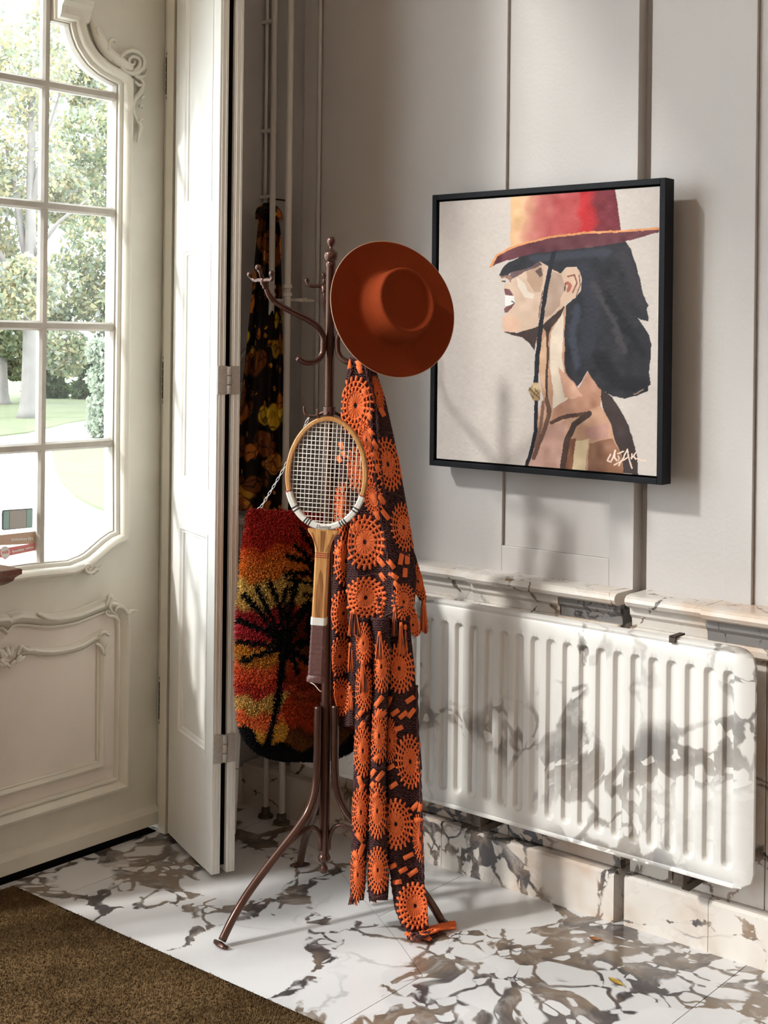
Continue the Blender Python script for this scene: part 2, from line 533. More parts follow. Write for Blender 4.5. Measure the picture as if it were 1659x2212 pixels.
# ---- door wall (the opening to the left of the door is a tall glazed window, out of the frame)
DZ1 = 2.95
WZ0, WZ1, WY0, WY1 = 0.12, 4.5, -4.75, -1.36
wl = MB()
wl.box((-0.14, -0.318, -0.06), (0.020, 0.124, RZ1))
wl.box((-0.14, -1.318, DZ1), (0.020, -0.318, RZ1))
wl.box((-0.14, WY0, WZ1), (0.020, -1.735, RZ1))
wl.box((-0.14, -1.735, 3.25), (0.020, -1.318, RZ1))  # unseen lower header over the first bay, added to dim sun on upper wall
wl.box((-0.14, WY0, -0.06), (0.020, -1.318, WZ0))
wl.box((-0.14, RY0, -0.06), (0.020, WY0, RZ1))
tag(obj('wall_left', wl, M['wall']), kind='structure')
obj_skirt = MB()
tag(obj('baseboard_left', xprism([(-0.312, 0), (0.0, 0), (0.0, .12), (-0.312, .12)], 0.0205, 0.034), M['wmarble']), kind='structure')

def glass(name):
    k = NT(name)
    tr = k.n('ShaderNodeBsdfTransparent'); tr.inputs[0].default_value = (0.97, 0.985, 0.985, 1)
    gl = k.n('ShaderNodeBsdfGlossy'); gl.inputs['Roughness'].default_value = 0.02
    lw = k.n('ShaderNodeLayerWeight'); lw.inputs[0].default_value = 0.5
    fac = k.math('MULTIPLY_ADD', k.math('POWER', lw.outputs['Facing'], 4.0), 0.5, 0.03)
    mx = k.n('ShaderNodeMixShader')
    k.l(fac, mx.inputs[0]); k.l(tr.outputs[0], mx.inputs[1]); k.l(gl.outputs[0], mx.inputs[2])
    k.l(mx.outputs[0], [q for q in k.t.nodes if q.type == 'OUTPUT_MATERIAL'][0].inputs[0])
    return k.m
M['glass'] = glass('window_glass')

win = MB()
win.box((-0.10, WY0, WZ0), (-0.04, WY0 + .05, WZ1)); win.box((-0.10, WY1 - .02, WZ0), (-0.04, -1.318, 3.25))
win.box((-0.10, WY0, WZ0), (-0.04, -1.318, WZ0 + .05)); win.box((-0.10, WY0, WZ1 - .05), (-0.04, -1.735, WZ1)); win.box((-0.10, -1.735, 3.20), (-0.04, -1.318, 3.25))
window_2 = tag(obj('window_2', win, M['muntin']), kind='structure')
for y in (-1.75, -2.46, -3.17, -3.88):
    obj('mullion', MB().box((-0.09, y - .015, WZ0 + .05), (-0.05, y + .015, WZ1 - .05)), M['muntin'], window_2)
ysp = [WY0 + .05, -3.88, -3.17, -2.46, -1.75, WY1 - .02]
for a, b in zip(ysp, ysp[1:]):
    obj('pane', MB().box((-0.072, a, WZ0 + .05), (-0.068, b, WZ1 - .05 if a < -1.76 else 3.20)), M['glass'], window_2)

# ---- glazed door
AXY = -0.884
def dpt(u, v):
    p = on(u, v, 'X', 0.0)
    return (p[1], p[2])
def dfn(a, b, h): return (h, a, b)
bot = [dpt(*p) for p in ((107, 1217), (145, 1213), (157, 1208), (170, 1203), (181, 1197), (199, 1182), (217, 1166), (235, 1153), (247, 1148))]
ZB0 = 0.862
right = [(AXY, ZB0), (-0.80, ZB0)] + bot[1:] + [(-0.513, 1.2), (-0.513, 2.20)]
arc = [dpt(*p) for p in ((252, 180), (235, 172), (213, 159), (191, 140), (177, 121), (165, 101), (157, 80), (152, 60))]
right += [(-0.513, arc[0][1] - .004)] + arc + [(arc[-1][0] - .002, 2.398), (-0.748, 2.398), (-0.749, 2.45), (-0.762, 2.52), (-0.79, 2.575), (-0.83, 2.605), (AXY, 2.615)]
hole = right + [(2 * AXY - y, z) for y, z in right[-2:0:-1]]
DY0, DY1 = -1.312, -0.335
outer = [(DY0, 0.018), (DY1, 0.018), (DY1, DZ1 - .01), (DY0, DZ1 - .01)]
def slab_with_hole(outer, hole, h0, h1):
    m = MB()
    vs2 = list(outer) + list(hole)
    tri = tessellate_polygon([[Vector((p[0], p[1], 0)) for p in outer], [Vector((p[0], p[1], 0)) for p in hole]])
    n = len(vs2); no = len(outer)
    vs = [(h0, p[0], p[1]) for p in vs2] + [(h1, p[0], p[1]) for p in vs2]
    fs = [tuple(t) for t in tri] + [tuple(i + n for i in t[::-1]) for t in tri]
    fs += [(i, (i + 1) % no, (i + 1) % no + n, i + n) for i in range(no)]
    nh = len(hole)
    fs += [(no + i, no + (i + 1) % nh, no + (i + 1) % nh + n, no + i + n) for i in range(nh)]
    return m.add(vs, fs)
door = obj('door_1', slab_with_hole(outer, hole, -0.048, 0.0), M['door'])
tag(door, kind='structure')
# putty rebate + moulding round the glass
hp = [np.array(p) for p in hole]
prof_glass = [(0.0, -0.004), (0.0, 0.008), (0.005, 0.012), (0.010, 0.012), (0.011, 0.020), (0.017, 0.030), (0.027, 0.034), (0.034, 0.030), (0.038, 0.018), (0.0385, 0.012), (0.048, 0.010), (0.050, 0.0), (0.050, -0.004)]
obj('glazing_moulding', MB().sweep(hole, prof_glass, dfn, True), M['door'], door, True, True, 40)
prof_putty = [(0.0, -0.020), (-0.007, -0.019), (-0.004, -0.002), (0.0, 0.0)]
obj('putty_bead', MB().sweep(hole, prof_putty, dfn, True), M['muntin'], door)
# muntins
ZM = [2.227, 1.884, 1.545, 1.202]
def muntin_prof(w): return [(-w, -0.026), (-w, -0.012), (-w * .55, -0.004), (w * .55, -0.004), (w, -0.012), (w, -0.026)]
for y in (-0.761, 2 * AXY + 0.761):
    zt = 2.55
    obj('muntin', MB().sweep([(y, ZB0 - .002), (y, zt)], muntin_prof(0.0125), dfn), M['muntin'], door)
for z in ZM:
    obj('muntin', MB().sweep([(-1.258, z - .0135), (-0.509, z - .0135)], muntin_prof(0.0135), lambda a, b, h: (h + .0012, a, b)), M['muntin'], door)
yc = [-0.509, -0.761, 2 * AXY + 0.761, -1.259]
zc = [0.856, 1.1885, 1.5315, 1.8705, 2.2135, 2.62]
for i in range(3):
    for j in range(5):
        obj('pane', MB().box((-0.0235, yc[i + 1] + .001, zc[j] + .001), (-0.0205, yc[i] - .001, zc[j + 1] - .001)), M['glass'], door)
# broken cornice block over the right shoulder of the glass, mirrored on the left
for mir in (1, -1):
    def mf(a, b, h, mir=mir): return (h, AXY + (a - AXY) * mir, b)
    obj('cornice_block', MB().prism([(0.0, 2.398), (0.024, 2.404), (0.030, 2.414), (0.034, 2.436), (0.044, 2.448), (0.048, 2.462), (0.0, 2.462)],
        lambda a, b, h, mf=mf: mf(h, b, a), -0.742, -0.640), M['door'], door)
    # acanthus shoulder and volute
    def tp(pts, d=0.010): return [mf(*dpt(u, v), d + .010) for u, v in pts]
    sh = [(186, 22), (194, 48), (203, 72), (214, 96), (228, 116), (246, 131), (262, 142), (278, 150)]
    obj('leaf_carving', MB().tube(smooth_path(tp(sh, .004), 4), np.interp(np.linspace(0, 1, 29), [0, .3, .8, 1], [.006, .019, .020, .012]), 10, True, ((1, 0, 0), 0.8)), M['door'], door, True)
    sp = []
    for k in range(46):
        t = k / 45
        th = math.radians(-130 + 560 * t)
        r = 26 * (1 - t) ** 0.8 + 2
        sp.append((275 + r * math.cos(th), 136 + r * math.sin(th)))
    sp = [(232, 131), (242, 140), (252, 146)] + [(275 + 27 * math.cos(a), 136 + 25 * math.sin(a)) for a in np.radians([150, 120, 90, 60, 30, 0, -30, -60, -90, -120, -150, -180, -210, -240, -270])] + \
         [(277 + r * math.cos(a), 136 + r * math.sin(a)) for a, r in zip(np.radians(np.arange(60, -400, -30)), np.linspace(17, 2, 16))]
    rr = np.concatenate([np.linspace(.003, .0075, 6), np.linspace(.0075, .006, 12), np.linspace(.006, .003, 16)])
    obj('volute', MB().tube(tp(sp, .012), rr[:len(sp)], 8), M['door'], door, True)
    cur = [(222, 112), (224, 100), (226, 92), (231, 87), (237, 89), (238, 95)]
    obj('leaf_carving', MB().tube(smooth_path(tp(cur, .014), 3), np.linspace(.008, .004, 16), 8), M['door'], door, True)
    cur = [(196, 60), (200, 74), (206, 80), (210, 84)]
    obj('leaf_carving', MB().tube(smooth_path(tp(cur, .016), 3), [.003, .004, .005, .006, .006, .006, .005, .004, .003, .003], 8), M['door'], door, True)
    for cu in ([(279, 160), (292, 168), (305, 165), (310, 150)], [(283, 176), (294, 186), (304, 180)], [(294, 170), (302, 182), (296, 200), (284, 215), (280, 235), (285, 252), (291, 268)],
               [(291, 262), (296, 276), (292, 292), (289, 308)], [(298, 214), (303, 209), (306, 216)], [(294, 232), (299, 228), (301, 236)], [(293, 262), (300, 258), (303, 264)]):
        n = 4 * (len(cu) - 1) + 1
        obj('leaf_carving', MB().tube(smooth_path(tp(cu, .006), 4), np.interp(np.linspace(0, 1, n), [0, .35, 1], [.004, .0085 if len(cu) > 3 else .005, .002]), 7), M['door'], door, True)
    # little scroll under the glass
    s2 = [(178 + r * math.cos(a), 1224 + r * math.sin(a)) for a, r in zip(np.radians(np.arange(0, 540, 30)), np.linspace(13, 2, 18))]
    obj('volute', MB().tube(tp([(203, 1221), (198, 1228), (190, 1226)] + s2, .020), np.concatenate([[.003, .005, .006], np.linspace(.007, .003, 18)]), 8), M['door'], door, True)
    cu = [(190, 1236), (198, 1232), (206, 1224), (209, 1220)]
    obj('leaf_carving', MB().tube(smooth_path(tp(cu, .012), 4), np.linspace(.006, .003, 13), 7), M['door'], door, True)
# lower panel: outer and inner bolection frames, curved heads
def half(pts): return [dpt(*p) for p in pts]
ho = [(256, 1690), (258, 1560), (260, 1420), (260, 1356), (259, 1335), (252, 1317), (240, 1309), (226, 1307), (210, 1313), (190, 1321), (163, 1332), (135, 1338), (108, 1341), (80, 1340), (54, 1337), (34, 1336), (18, 1340), (6, 1346)]
hi = [(213, 1650), (214, 1500), (215, 1400), (214, 1372), (199, 1379), (186, 1387), (172, 1395), (150, 1402), (127, 1407), (104, 1409), (81, 1408), (60, 1405), (44, 1408), (30, 1416), (16, 1424), (4, 1428)]
def closed_half(h):
    r = half(h)
    r = [(min(y, AXY) if False else y, z) for y, z in r]
    zb = r[0][1]
    r = [(AXY, zb)] + r + [(AXY, r[-1][1] - .004)]
    r = [p for p in r if p[0] >= AXY - 1e-6]
    return r + [(2 * AXY - y, z) for y, z in r[-2:0:-1]]
po = [(-0.022, -0.004), (-0.022, 0.010), (-0.017, 0.015), (-0.012, 0.014), (-0.0115, 0.008), (-0.008, 0.012), (-0.002, 0.024), (0.007, 0.032), (0.015, 0.029), (0.019, 0.016), (0.0195, 0.007), (0.023, 0.006), (0.024, -0.004)]
pi_ = [(-0.014, -0.004), (-0.014, 0.008), (-0.010, 0.011), (-0.0095, 0.007), (-0.004, 0.016), (0.003, 0.019), (0.009, 0.015), (0.0095, 0.008), (0.013, 0.006), (0.014, -0.004)]
fo, fi = closed_half(ho), closed_half(hi)
obj('raised_panel', MB().prism(inset(fo, 0.004), dfn, -0.002, 0.0022), M['doorpanel'], door)
obj('panel_moulding', MB().sweep(fo, po, dfn, True), M['door'], door, True, True, 50)
obj('panel_moulding', MB().sweep(fi, pi_, dfn, True), M['door'], door, True, True, 50)
for mir in (1, -1):
    def mf(a, b, h, mir=mir): return (h, AXY + (a - AXY) * mir, b)
    def tp(pts, d=0.010): return [mf(*dpt(u, v), d + .013) for u, v in pts]
    for cu, d, r0 in (([(214, 1306), (219, 1294), (221, 1285), (225, 1284), (226, 1292), (222, 1306), (228, 1318)], .018, .0065),
                  ([(234, 1318), (238, 1309), (248, 1308), (256, 1314), (262, 1322), (268, 1316), (283, 1316)], .018, .006),
                  ([(216, 1318), (221, 1327), (232, 1328), (240, 1332), (247, 1342)], .012, .005),
                  ([(66, 1322), (74, 1326), (92, 1333), (120, 1335)], .018, .006),
                  ([(203, 1372), (208, 1364), (216, 1363), (222, 1368), (228, 1366)], .012, .006),
                  ([(196, 1388), (205, 1392), (212, 1402), (213, 1412)], .009, .005), ([(228, 1388), (222, 1394), (218, 1404), (217, 1414)], .009, .005),
                  ([(26, 1412), (30, 1400), (34, 1393), (40, 1398), (50, 1402), (64, 1401)], .012, .006),
                  ([(8, 1440), (18, 1428), (30, 1424), (42, 1414)], .012, .006), ([(22, 1430), (26, 1420), (34, 1412)], .014, .006)):
        n = 4 * (len(cu) - 1) + 1
        obj('leaf_carving', MB().tube(smooth_path(tp(cu, d), 4), np.interp(np.linspace(0, 1, n), [0, .3, .8, 1], [r0 * .5, r0, r0, r0 * .4]), 8), M['door'], door, True)
shy, shz = dpt(4, 1416)
for k in range(-3, 4):
    a = math.radians(90 + k * 24)
    obj('shell_flute', MB().tube([(0.006, AXY + .008 * math.cos(a), shz - .022 + .008 * math.sin(a)), (0.016, AXY + .026 * math.cos(a), shz - .022 + .026 * math.sin(a)), (0.010, AXY + .046 * math.cos(a), shz - .022 + .046 * math.sin(a))], [.004, .009, .005], 8), M['door'], door, True)
# weather rail, plank joints
obj('bottom_rail', MB().prism([(0.0, 0.020), (0.016, 0.020), (0.016, 0.058), (0.010, 0.072), (0.0, 0.078)], lambda a, b, h: (a, h, b), DY0, DY1 - .004), M['door'], door)
# hinge knuckles of the door
for z0 in (2.245, 1.315, 0.335):
    kn = MB()
    for j in range(5):
        kn.lathe([(0.0095, 0), (0.0105, .003), (0.0105, .019), (0.0095, .022)], 10, Matrix.Translation(Vector((0.012, -0.327, z0 + .023 * j))))
    kn.ball((0.012, -0.327, z0 - .010), .009); kn.ball((0.012, -0.327, z0 + .125), .009)
    obj('hinge', kn, M['oldbrass'], door, True)
# jamb
jm = MB()
jm.box((-0.10, -0.331, 0), (0.066, -0.3185, DZ1), .002)
jm.box((0.030, -0.352, 0), (0.062, -0.331, DZ1), .002)
tag(obj('trim_2', jm, M['door']), kind='structure')
tag(obj('sill_shadow_strip', MB().box((-0.13, -1.318, 0.0), (-0.052, -0.335, 0.012)).box((-0.02, -1.318, 0.0), (0.020, -0.352, 0.004)), M['dark']), kind='structure')  # threshold and low strip, coloured black as the shadow line under the door
tag(obj('trim_4', MB().box((-0.10, -1.3475, 0.0), (0.018, -1.3185, DZ1)), M['muntin']), kind='structure')

# ================================================================== SHUTTER (three folded leaves)
SH = np.array([0.079, -0.357, 0.0])
SD = np.array([0.927, -0.375, 0.0]); SD /= np.linalg.norm(SD)
SN = np.array([SD[1], -SD[0], 0.0])               # towards the window
SHW, SHZ0, SHZ1 = 0.366, 0.012, 2.95
shut = thing('folding_shutter', tuple(SH), 'tall white panelled folding shutter standing open beside the glazed door', 'shutter')
def sp3(a, n_, z): return SH + SD * a + SN * n_ + UP * z
def leaf(n0, th, name, paneled, w0=0.0, w1=SHW):
    rails = [(0.012, 0.335), (0.948, 1.075), (1.765, 1.885), (2.62, SHZ1)]
    m = MB()
    if not paneled:
        m.obox(sp3((w0 + w1) / 2, n0 - th / 2, (SHZ0 + SHZ1) / 2), SD, SN, UP, (w1 - w0) / 2, th / 2, (SHZ1 - SHZ0) / 2, .002)
        return obj(name, m, M['shutter'], shut)
    st = 0.075
    root = None
    m.obox(sp3(st / 2, n0 - th / 2, (SHZ0 + SHZ1) / 2), SD, SN, UP, st / 2, th / 2, (SHZ1 - SHZ0) / 2, .002)
    m.obox(sp3(SHW - .055 / 2, n0 - th / 2, (SHZ0 + SHZ1) / 2), SD, SN, UP, .055 / 2, th / 2, (SHZ1 - SHZ0) / 2, .002)
    for a, b in rails:
        m.obox(sp3((st + SHW - .055) / 2, n0 - th / 2, (a + b) / 2), SD, SN, UP, (SHW - .055 - st) / 2 + .001, th / 2, (b - a) / 2)
    root = obj(name, m, M['shutter'], shut)
    for (a, b), (c, d) in zip(rails, rails[1:]):
        z0, z1 = b, c
        x0, x1 = st, SHW - .055
        pm = MB().obox(sp3((x0 + x1) / 2, n0 - th / 2 - .002, (z0 + z1) / 2), SD, SN, UP, (x1 - x0) / 2, th / 2 - .008, (z1 - z0) / 2)
        obj('panel', pm, M['shutter'], root)
        fr = MB().sweep([(x0, z0), (x1, z0), (x1, z1), (x0, z1)], [(0.0, -0.011), (-0.022, -0.011), (-0.020, -0.006), (-0.012, -0.004), (-0.008, 0.001), (0.0, 0.001)],
                        lambda q, z, h: tuple(sp3(q, n0 + h, z)), True)
        obj('panel_moulding', fr, M['shutter'], root)
    return root
leaf(0.0, 0.026, 'shutter_leaf', True)
leaf(-0.044, 0.026, 'shutter_leaf', False, 0.01, SHW)
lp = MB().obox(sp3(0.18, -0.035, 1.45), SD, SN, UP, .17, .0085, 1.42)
obj('gap_shade_black', lp, M['dark'], shut)  # solid black slab, painted shade between the two folded leaves
for z in (0.36, 1.385, 2.49):
    hg = MB()
    hg.obox(sp3(SHW + .002, -0.016, z), SN, SD, UP, .0145, .002, .040, .001)
    hg.obox(sp3(SHW + .002, -0.055, z), SN, SD, UP, .012, .002, .040, .001)
    for j in range(3):
        hg.lathe([(0.0055, -.012), (0.0065, -.010), (0.0065, .010), (0.0055, .012)], 10, Matrix.Translation(Vector(sp3(SHW + .004, -0.0355, z - .026 + .026 * j))))
    obj('hinge', hg, M['hinge'], shut, True, True, 40)
# beads along the meeting edges
for n_ in (-0.008, -0.019, -0.051, -0.063):
    obj('edge_bead', MB().tube([sp3(SHW, n_, SHZ0 + .002), sp3(SHW, n_, SHZ1 - .002)], 0.0022, 6), M['shutter'], shut, True)

# white painted board leaning in the corner behind the shutter
bd = thing('leaning_board', tuple(on(508, 1810, 'Z', 0)), 'narrow white painted board leaning behind the open shutter', 'board')
b0, b1 = on(499, 1806, 'Z', 0.0), at(514, 1500, 4.12)
bax = (b1 - b0) / np.linalg.norm(b1 - b0)
sx = np.cross(bax, FW); sx /= np.linalg.norm(sx)
obj('board', MB().obox((b0 + b1) / 2 + UP * .004, sx, np.cross(bax, sx), bax, .014, .006, np.linalg.norm(b1 - b0) / 2 - .004, .0015), M['shutter'], bd)
for t in (0.02, 0.44):
    obj('joint_band', MB().obox(b0 + (b1 - b0) * (t + .03) + UP * .004, sx, np.cross(bax, sx), bax, .0146, .0066, .002), M['hinge'], bd)

# ================================================================== RADIATOR
rx0, rx1, rz0, rz1, ryf = 0.335, 1.815, 0.205, 0.780, -0.076
rad = thing('radiator', (1.07, -0.04, 0.0), 'long fluted panel radiator painted to match the marble wall', 'radiator')
px_ = 0.050
fl_c = np.arange(rx1 - .062, rx0 + .03, -px_)
xsamp = np.unique(np.concatenate([np.linspace(rx0, rx1, 60)] + [c + np.array([-.0165, -.0145, -.012, -.009, -.005, 0, .005, .009, .012, .0145, .0165]) for c in fl_c]))
zsamp = np.unique(np.concatenate([np.linspace(rz0, rz1, 14), rz0 + np.array([.004, .008, .014, .02]), rz1 - np.array([.004, .008, .014, .02]),
                                  rz0 + .050 + np.array([-.002, 0, .003, .007, .011, .016]), rz1 - .058 - np.array([-.002, 0, .003, .007, .011, .016])]))
XX, ZZ = np.meshgrid(xsamp, zsamp, indexing='ij')
dep = np.zeros_like(XX)
zc0, zc1 = rz0 + .062, rz1 - .070
for c in fl_c:
    dz = np.maximum(np.maximum(zc0 - ZZ, ZZ - zc1), 0)
    d = np.sqrt((XX - c) ** 2 + dz ** 2)
    t = np.clip((0.0155 - d) / 0.0075, 0, 1)
    dep = np.maximum(dep, 0.0125 * t * t * (3 - 2 * t))
# rolled rim and rounded corners
rc = 0.045
cx = np.clip(XX, rx0 + rc, rx1 - rc); cz = np.clip(ZZ, rz0 + rc, rz1 - rc)
vx, vz = XX - cx, ZZ - cz
rr_ = np.sqrt(vx ** 2 + vz ** 2)
sc_ = np.where(rr_ > rc, rc / np.maximum(rr_, 1e-9), 1.0)
XX2, ZZ2 = cx + vx * sc_, cz + vz * sc_
edge = rc - np.minimum(np.maximum(np.abs(vx), np.maximum(np.abs(vz), rr_)), rc)
dep = dep + 0.004 * np.clip(1 - np.abs(edge - .014) / .005, 0, 1)
dep = dep + 0.012 * np.clip(1 - edge / .005, 0, 1) ** 2
V = np.stack([XX2, ryf + dep, ZZ2], -1).reshape(-1, 3)
nu, nv = XX.shape
Vb = V.copy(); Vb[:, 1] = ryf + .022
fq = grid_faces(nu, nv)
n0 = nu * nv
edge_idx = list(range(0, nv)) + [i * nv + nv - 1 for i in range(1, nu)] + [(nu - 1) * nv + j for j in range(nv - 2, -1, -1)] + [i * nv for i in range(nu - 2, 0, -1)]
sidef = [(edge_idx[i], edge_idx[(i + 1) % len(edge_idx)], edge_idx[(i + 1) % len(edge_idx)] + n0, edge_idx[i] + n0) for i in range(len(edge_idx))]
fall = np.concatenate([fq, fq[:, ::-1] + n0, np.array(sidef)])
ro = fast('front_panel', np.concatenate([V, Vb]), fall, M['rad'], rad, True)
ro.data.set_sharp_from_angle(angle=math.radians(50))
obj('back_panel', MB().box((rx0 + .03, -0.040, rz0 + .02), (rx1 - .03, -0.012, rz1 - .03), .006), M['rad'], rad)
M['rust'] = plain('rusty_bracket', (0.085, 0.065, 0.05), 0.8, 0.2, 0.6, 60, 0.4, 120)
for u, v in ((1040, 1768), (1475, 1896)):
    p = on(u, v, 'Y', -0.05)
    m = MB().box((p[0] - .020, -0.070, rz0 - .030), (p[0] + .012, -0.030, rz0 + .004), .003)
    m.box((p[0] - .004, -0.050, rz0 - .045), (p[0] + .018, 0.0335, rz0 - .024), .003)
    m.box((p[0] - .028, -0.074, rz0 - .018), (p[0] - .016, -0.050, rz0 + .002), .002)
    obj('wall_bracket', m, M['rust'], rad)
for u in (1463,):
    p = on(u, 1382 if u > 1200 else 1320, 'Y', -0.06)
    obj('top_clip', MB().box((p[0] - .012, -0.082, rz1 - .012), (p[0] + .006, -0.074, rz1 + .006), .002).box((p[0] - .010, -0.082, rz1 + .001), (p[0] + .006, -0.03, rz1 + .006), .001), M['rust'], rad)
obj('valve', MB().tube([(rx0 + .012, -0.05, rz0 + .03), (rx0 - .012, -0.05, rz0 + .03), (rx0 - .022, -0.05, rz0 + .03)], [.014, .016, .013], 12).ball((rx0 - .026, -0.05, rz0 + .03), .017), M['pipe'], rad, True)

# ================================================================== PIPES, CABLES, SWITCH, VENT BOX
def pipe(x, y, z1, r, label, z0=0.0, flange=True):
    t = thing('heating_pipe', (x, y, 0), label, 'pipe')
    obj('tube', MB().tube([(x, y, z0 + .002), (x, y, z1)], r, 14), M['pipe'], t, True, True, 40)
    if flange:
        obj('floor_flange', MB().lathe([(r * 2.6, 0.001), (r * 2.5, .008), (r * 1.5, .014), (r * 1.4, .03), (r * 1.05, .034)], 14, Matrix.Translation(Vector((x, y, 0)))), M['oldbrass'], t, True, True, 40)
    return t
pA = pipe(0.180, -0.041, RZ1 - .005, 0.0095, 'cream heating pipe running in front of the floral scarf, left of the pair')
pB = pipe(0.258, -0.050, RZ1 - .005, 0.0105, 'cream heating pipe right of the floral scarf, with a bracket')
for t, x, y, r in ((pA, .18, -.041, .0095), (pB, .258, -.050, .0105)):
    for z in (1.640, 1.665):
        obj('collar', MB().lathe([(r, -.006), (r * 1.35, -.005), (r * 1.35, .005), (r, .006)], 14, Matrix.Translation(Vector((x, y, z)))), M['pipe'], t, True, True, 40)
    obj('collar', MB().lathe([(r, -.018), (r * 1.4, -.015), (r * 1.4, .015), (r, .018)], 14, Matrix.Translation(Vector((x, y, 0.40 if t is pB else 0.36)))), M['pipe'], t, True, True, 40)
obj('bracket', MB().box((0.180, -0.030, 1.618), (0.300, -0.024, 1.628), .001).tube([(0.258, -0.05, 1.623), (0.258, 0.08, 1.623)], .005, 8).tube([(.29, -.027, 1.623), (.312, -.02, 1.626)], .005, 8), M['pipe'], pB)
cab = thing('cable_duct', (0.035, 0.062, 0.0), 'thin twin cable pipes clipped into the corner above the floral scarf', 'cable pipe')
obj('duct', MB().tube([(0.036, 0.070, 0.30), (0.036, 0.070, RZ1 - .005)], .0065, 8), M['pipe'], cab, True)
obj('duct', MB().tube([(0.062, 0.073, 0.30), (0.062, 0.073, RZ1 - .005)], .0055, 8), M['pipe'], cab, True)
for v in (48, 283, 425):
    z = on(568, v, 'Y', .06)[2]
    obj('clip', MB().box((0.020, 0.060, z - .006), (0.075, 0.082, z + .006), .001), M['pipe'], cab)
sw = thing('wall_switch', (0.02, 0.0, 1.27), 'small cream switch box with a round dial half hidden by the floral scarf', 'switch')
obj('switch_box', MB().box((0.0205, -0.075, 1.276), (0.055, 0.030, 1.362), .004), M['pipe'], sw)
obj('dial', MB().lathe([(0.024, 0), (0.024, .004), (0.021, .006), (0.001, .006)], 24, Matrix.Translation(Vector((0.055, -0.005, 1.319))) @ Matrix.Rotation(math.radians(90), 4, 'Y')), M['shutter'], sw, True, True, 40)
obj('dial_ring', MB().lathe([(0.0255, 0), (0.0255, .0025), (0.024, .0025)], 24, Matrix.Translation(Vector((0.055, -0.005, 1.319))) @ Matrix.Rotation(math.radians(90), 4, 'Y'), False), M['oldbrass'], sw, True)
obj('cable', MB().tube(smooth_path([(0.030, -0.085, 1.36), (0.030, -0.07, 1.40), (0.030, -0.02, 1.445), (0.030, 0.03, 1.49), (0.030, 0.065, 1.56)], 4), .007, 8), M['pipe'], sw, True)

vent = thing('vent_box', (0.17, -0.11, 0.85), 'cream slatted vent box fixed in the corner below the floral scarf', 'vent box')
obj('top_board', MB().box((0.052, -0.170, 0.930), (0.318, -0.062, 0.950), .004), M['pipe'], vent)
for i in range(22):
    obj('slat', MB().box((0.060 + i * .0117, -0.164, 0.862), (0.0665 + i * .0117, -0.150, 0.930), .0015), M['pipe'], vent)
obj('lower_board', MB().box((0.054, -0.160, 0.850), (0.316, -0.064, 0.8615), .002), M['pipe'], vent)
obj('rear_board', MB().box((0.054, -0.070, 0.8618), (0.316, -0.0625, 0.930)), M['grout'], vent)
for x in (0.075, 0.30):
    obj('wall_bracket', MB().box((x, -0.0622, 0.88), (x + .012, 0.0815 if x < .2 else 0.0125, 0.90)), M['pipe'], vent)

# ================================================================== CLOTH helper
def cloth(P, th):
    # P: nu x nv x 3 front surface -> closed sheet of thickness th away from the viewer side
    nu, nv = P.shape[:2]
    A = P.reshape(-1, 3)
    B = A + FW * th
    n0 = nu * nv
    f = grid_faces(nu, nv)
    e = list(range(0, nv)) + [i * nv + nv - 1 for i in range(1, nu)] + [(nu - 1) * nv + j for j in range(nv - 2, -1, -1)] + [i * nv for i in range(nu - 2, 0, -1)]
    s = [(e[i], e[(i + 1) % len(e)], e[(i + 1) % len(e)] + n0, e[i] + n0) for i in range(len(e))]
    return np.concatenate([A, B]), np.concatenate([f, f[:, ::-1] + n0, np.array(s)])
def atv(u, v, D):
    # vectorised at()
    u, v, D = np.broadcast_arrays(np.asarray(u, float), np.asarray(v, float), np.asarray(D, float))
    px, py = u - U0, V0 - v
    c, s = math.cos(ROLL), math.sin(ROLL)
    x = (px * c - py * s) / F_PX; y = (px * s + py * c) / F_PX
    r = FW + RT * x[..., None] + UP * y[..., None]
    return CAM + r * D[..., None]

# ================================================================== FLORAL SCARF
def scarf_material():
    k = NT('dark_floral_print')
    p = k.pos()
    q = k.warp(p, 9, 0.07, 2)
    f1 = k.vor(q, 13)
    blob = k.math('SUBTRACT', 1.0, k.step(f1.outputs['Distance'], 0.42, 0.50))
    ring = k.math('MULTIPLY', k.step(f1.outputs['Distance'], 0.16, 0.19), 1.0)
    pick = k.n('ShaderNodeSeparateColor'); k.l(f1.outputs['Color'], pick.inputs[0])
    fc = k.ramp(pick.outputs[0], [(0.0, (0.09, 0.035, 0.010)), (0.25, (0.22, 0.065, 0.012)), (0.45, (0.52, 0.16, 0.025)), (0.60, (0.15, 0.05, 0.014)), (0.74, (0.75, 0.48, 0.03)), (0.86, (0.40, 0.13, 0.03))])
    c2 = k.vor(k.warp(p, 22, 0.03, 2), 40)
    petal = k.math('SUBTRACT', 1.0, k.step(c2.outputs['Distance'], 0.30, 0.40))
    pk2 = k.n('ShaderNodeSeparateColor'); k.l(c2.outputs['Color'], pk2.inputs[0])
    small = k.math('MULTIPLY', petal, k.step(pk2.outputs[1], 0.78, 0.80))
    base = k.mix(k.noise(p, 6).outputs[0], (0.006, 0.004, 0.004), (0.022, 0.012, 0.008))
    c = k.mix(k.math('MULTIPLY', blob, k.math('MULTIPLY_ADD', ring, 0.4, 0.6)), base, fc)
    c = k.mix(small, c, (0.60, 0.24, 0.03))
    ink = k.math('SUBTRACT', 1.0, k.step(k.vor(q, 21, 'DISTANCE_TO_EDGE').outputs[0], 0.02, 0.06))
    c = k.mix(k.math('MULTIPLY', ink, 0.75), c, (0.006, 0.004, 0.004))
    k.base(c); k.rough(0.75)
    k.b.inputs['Specular IOR Level'].default_value = 0.2
    return k.m
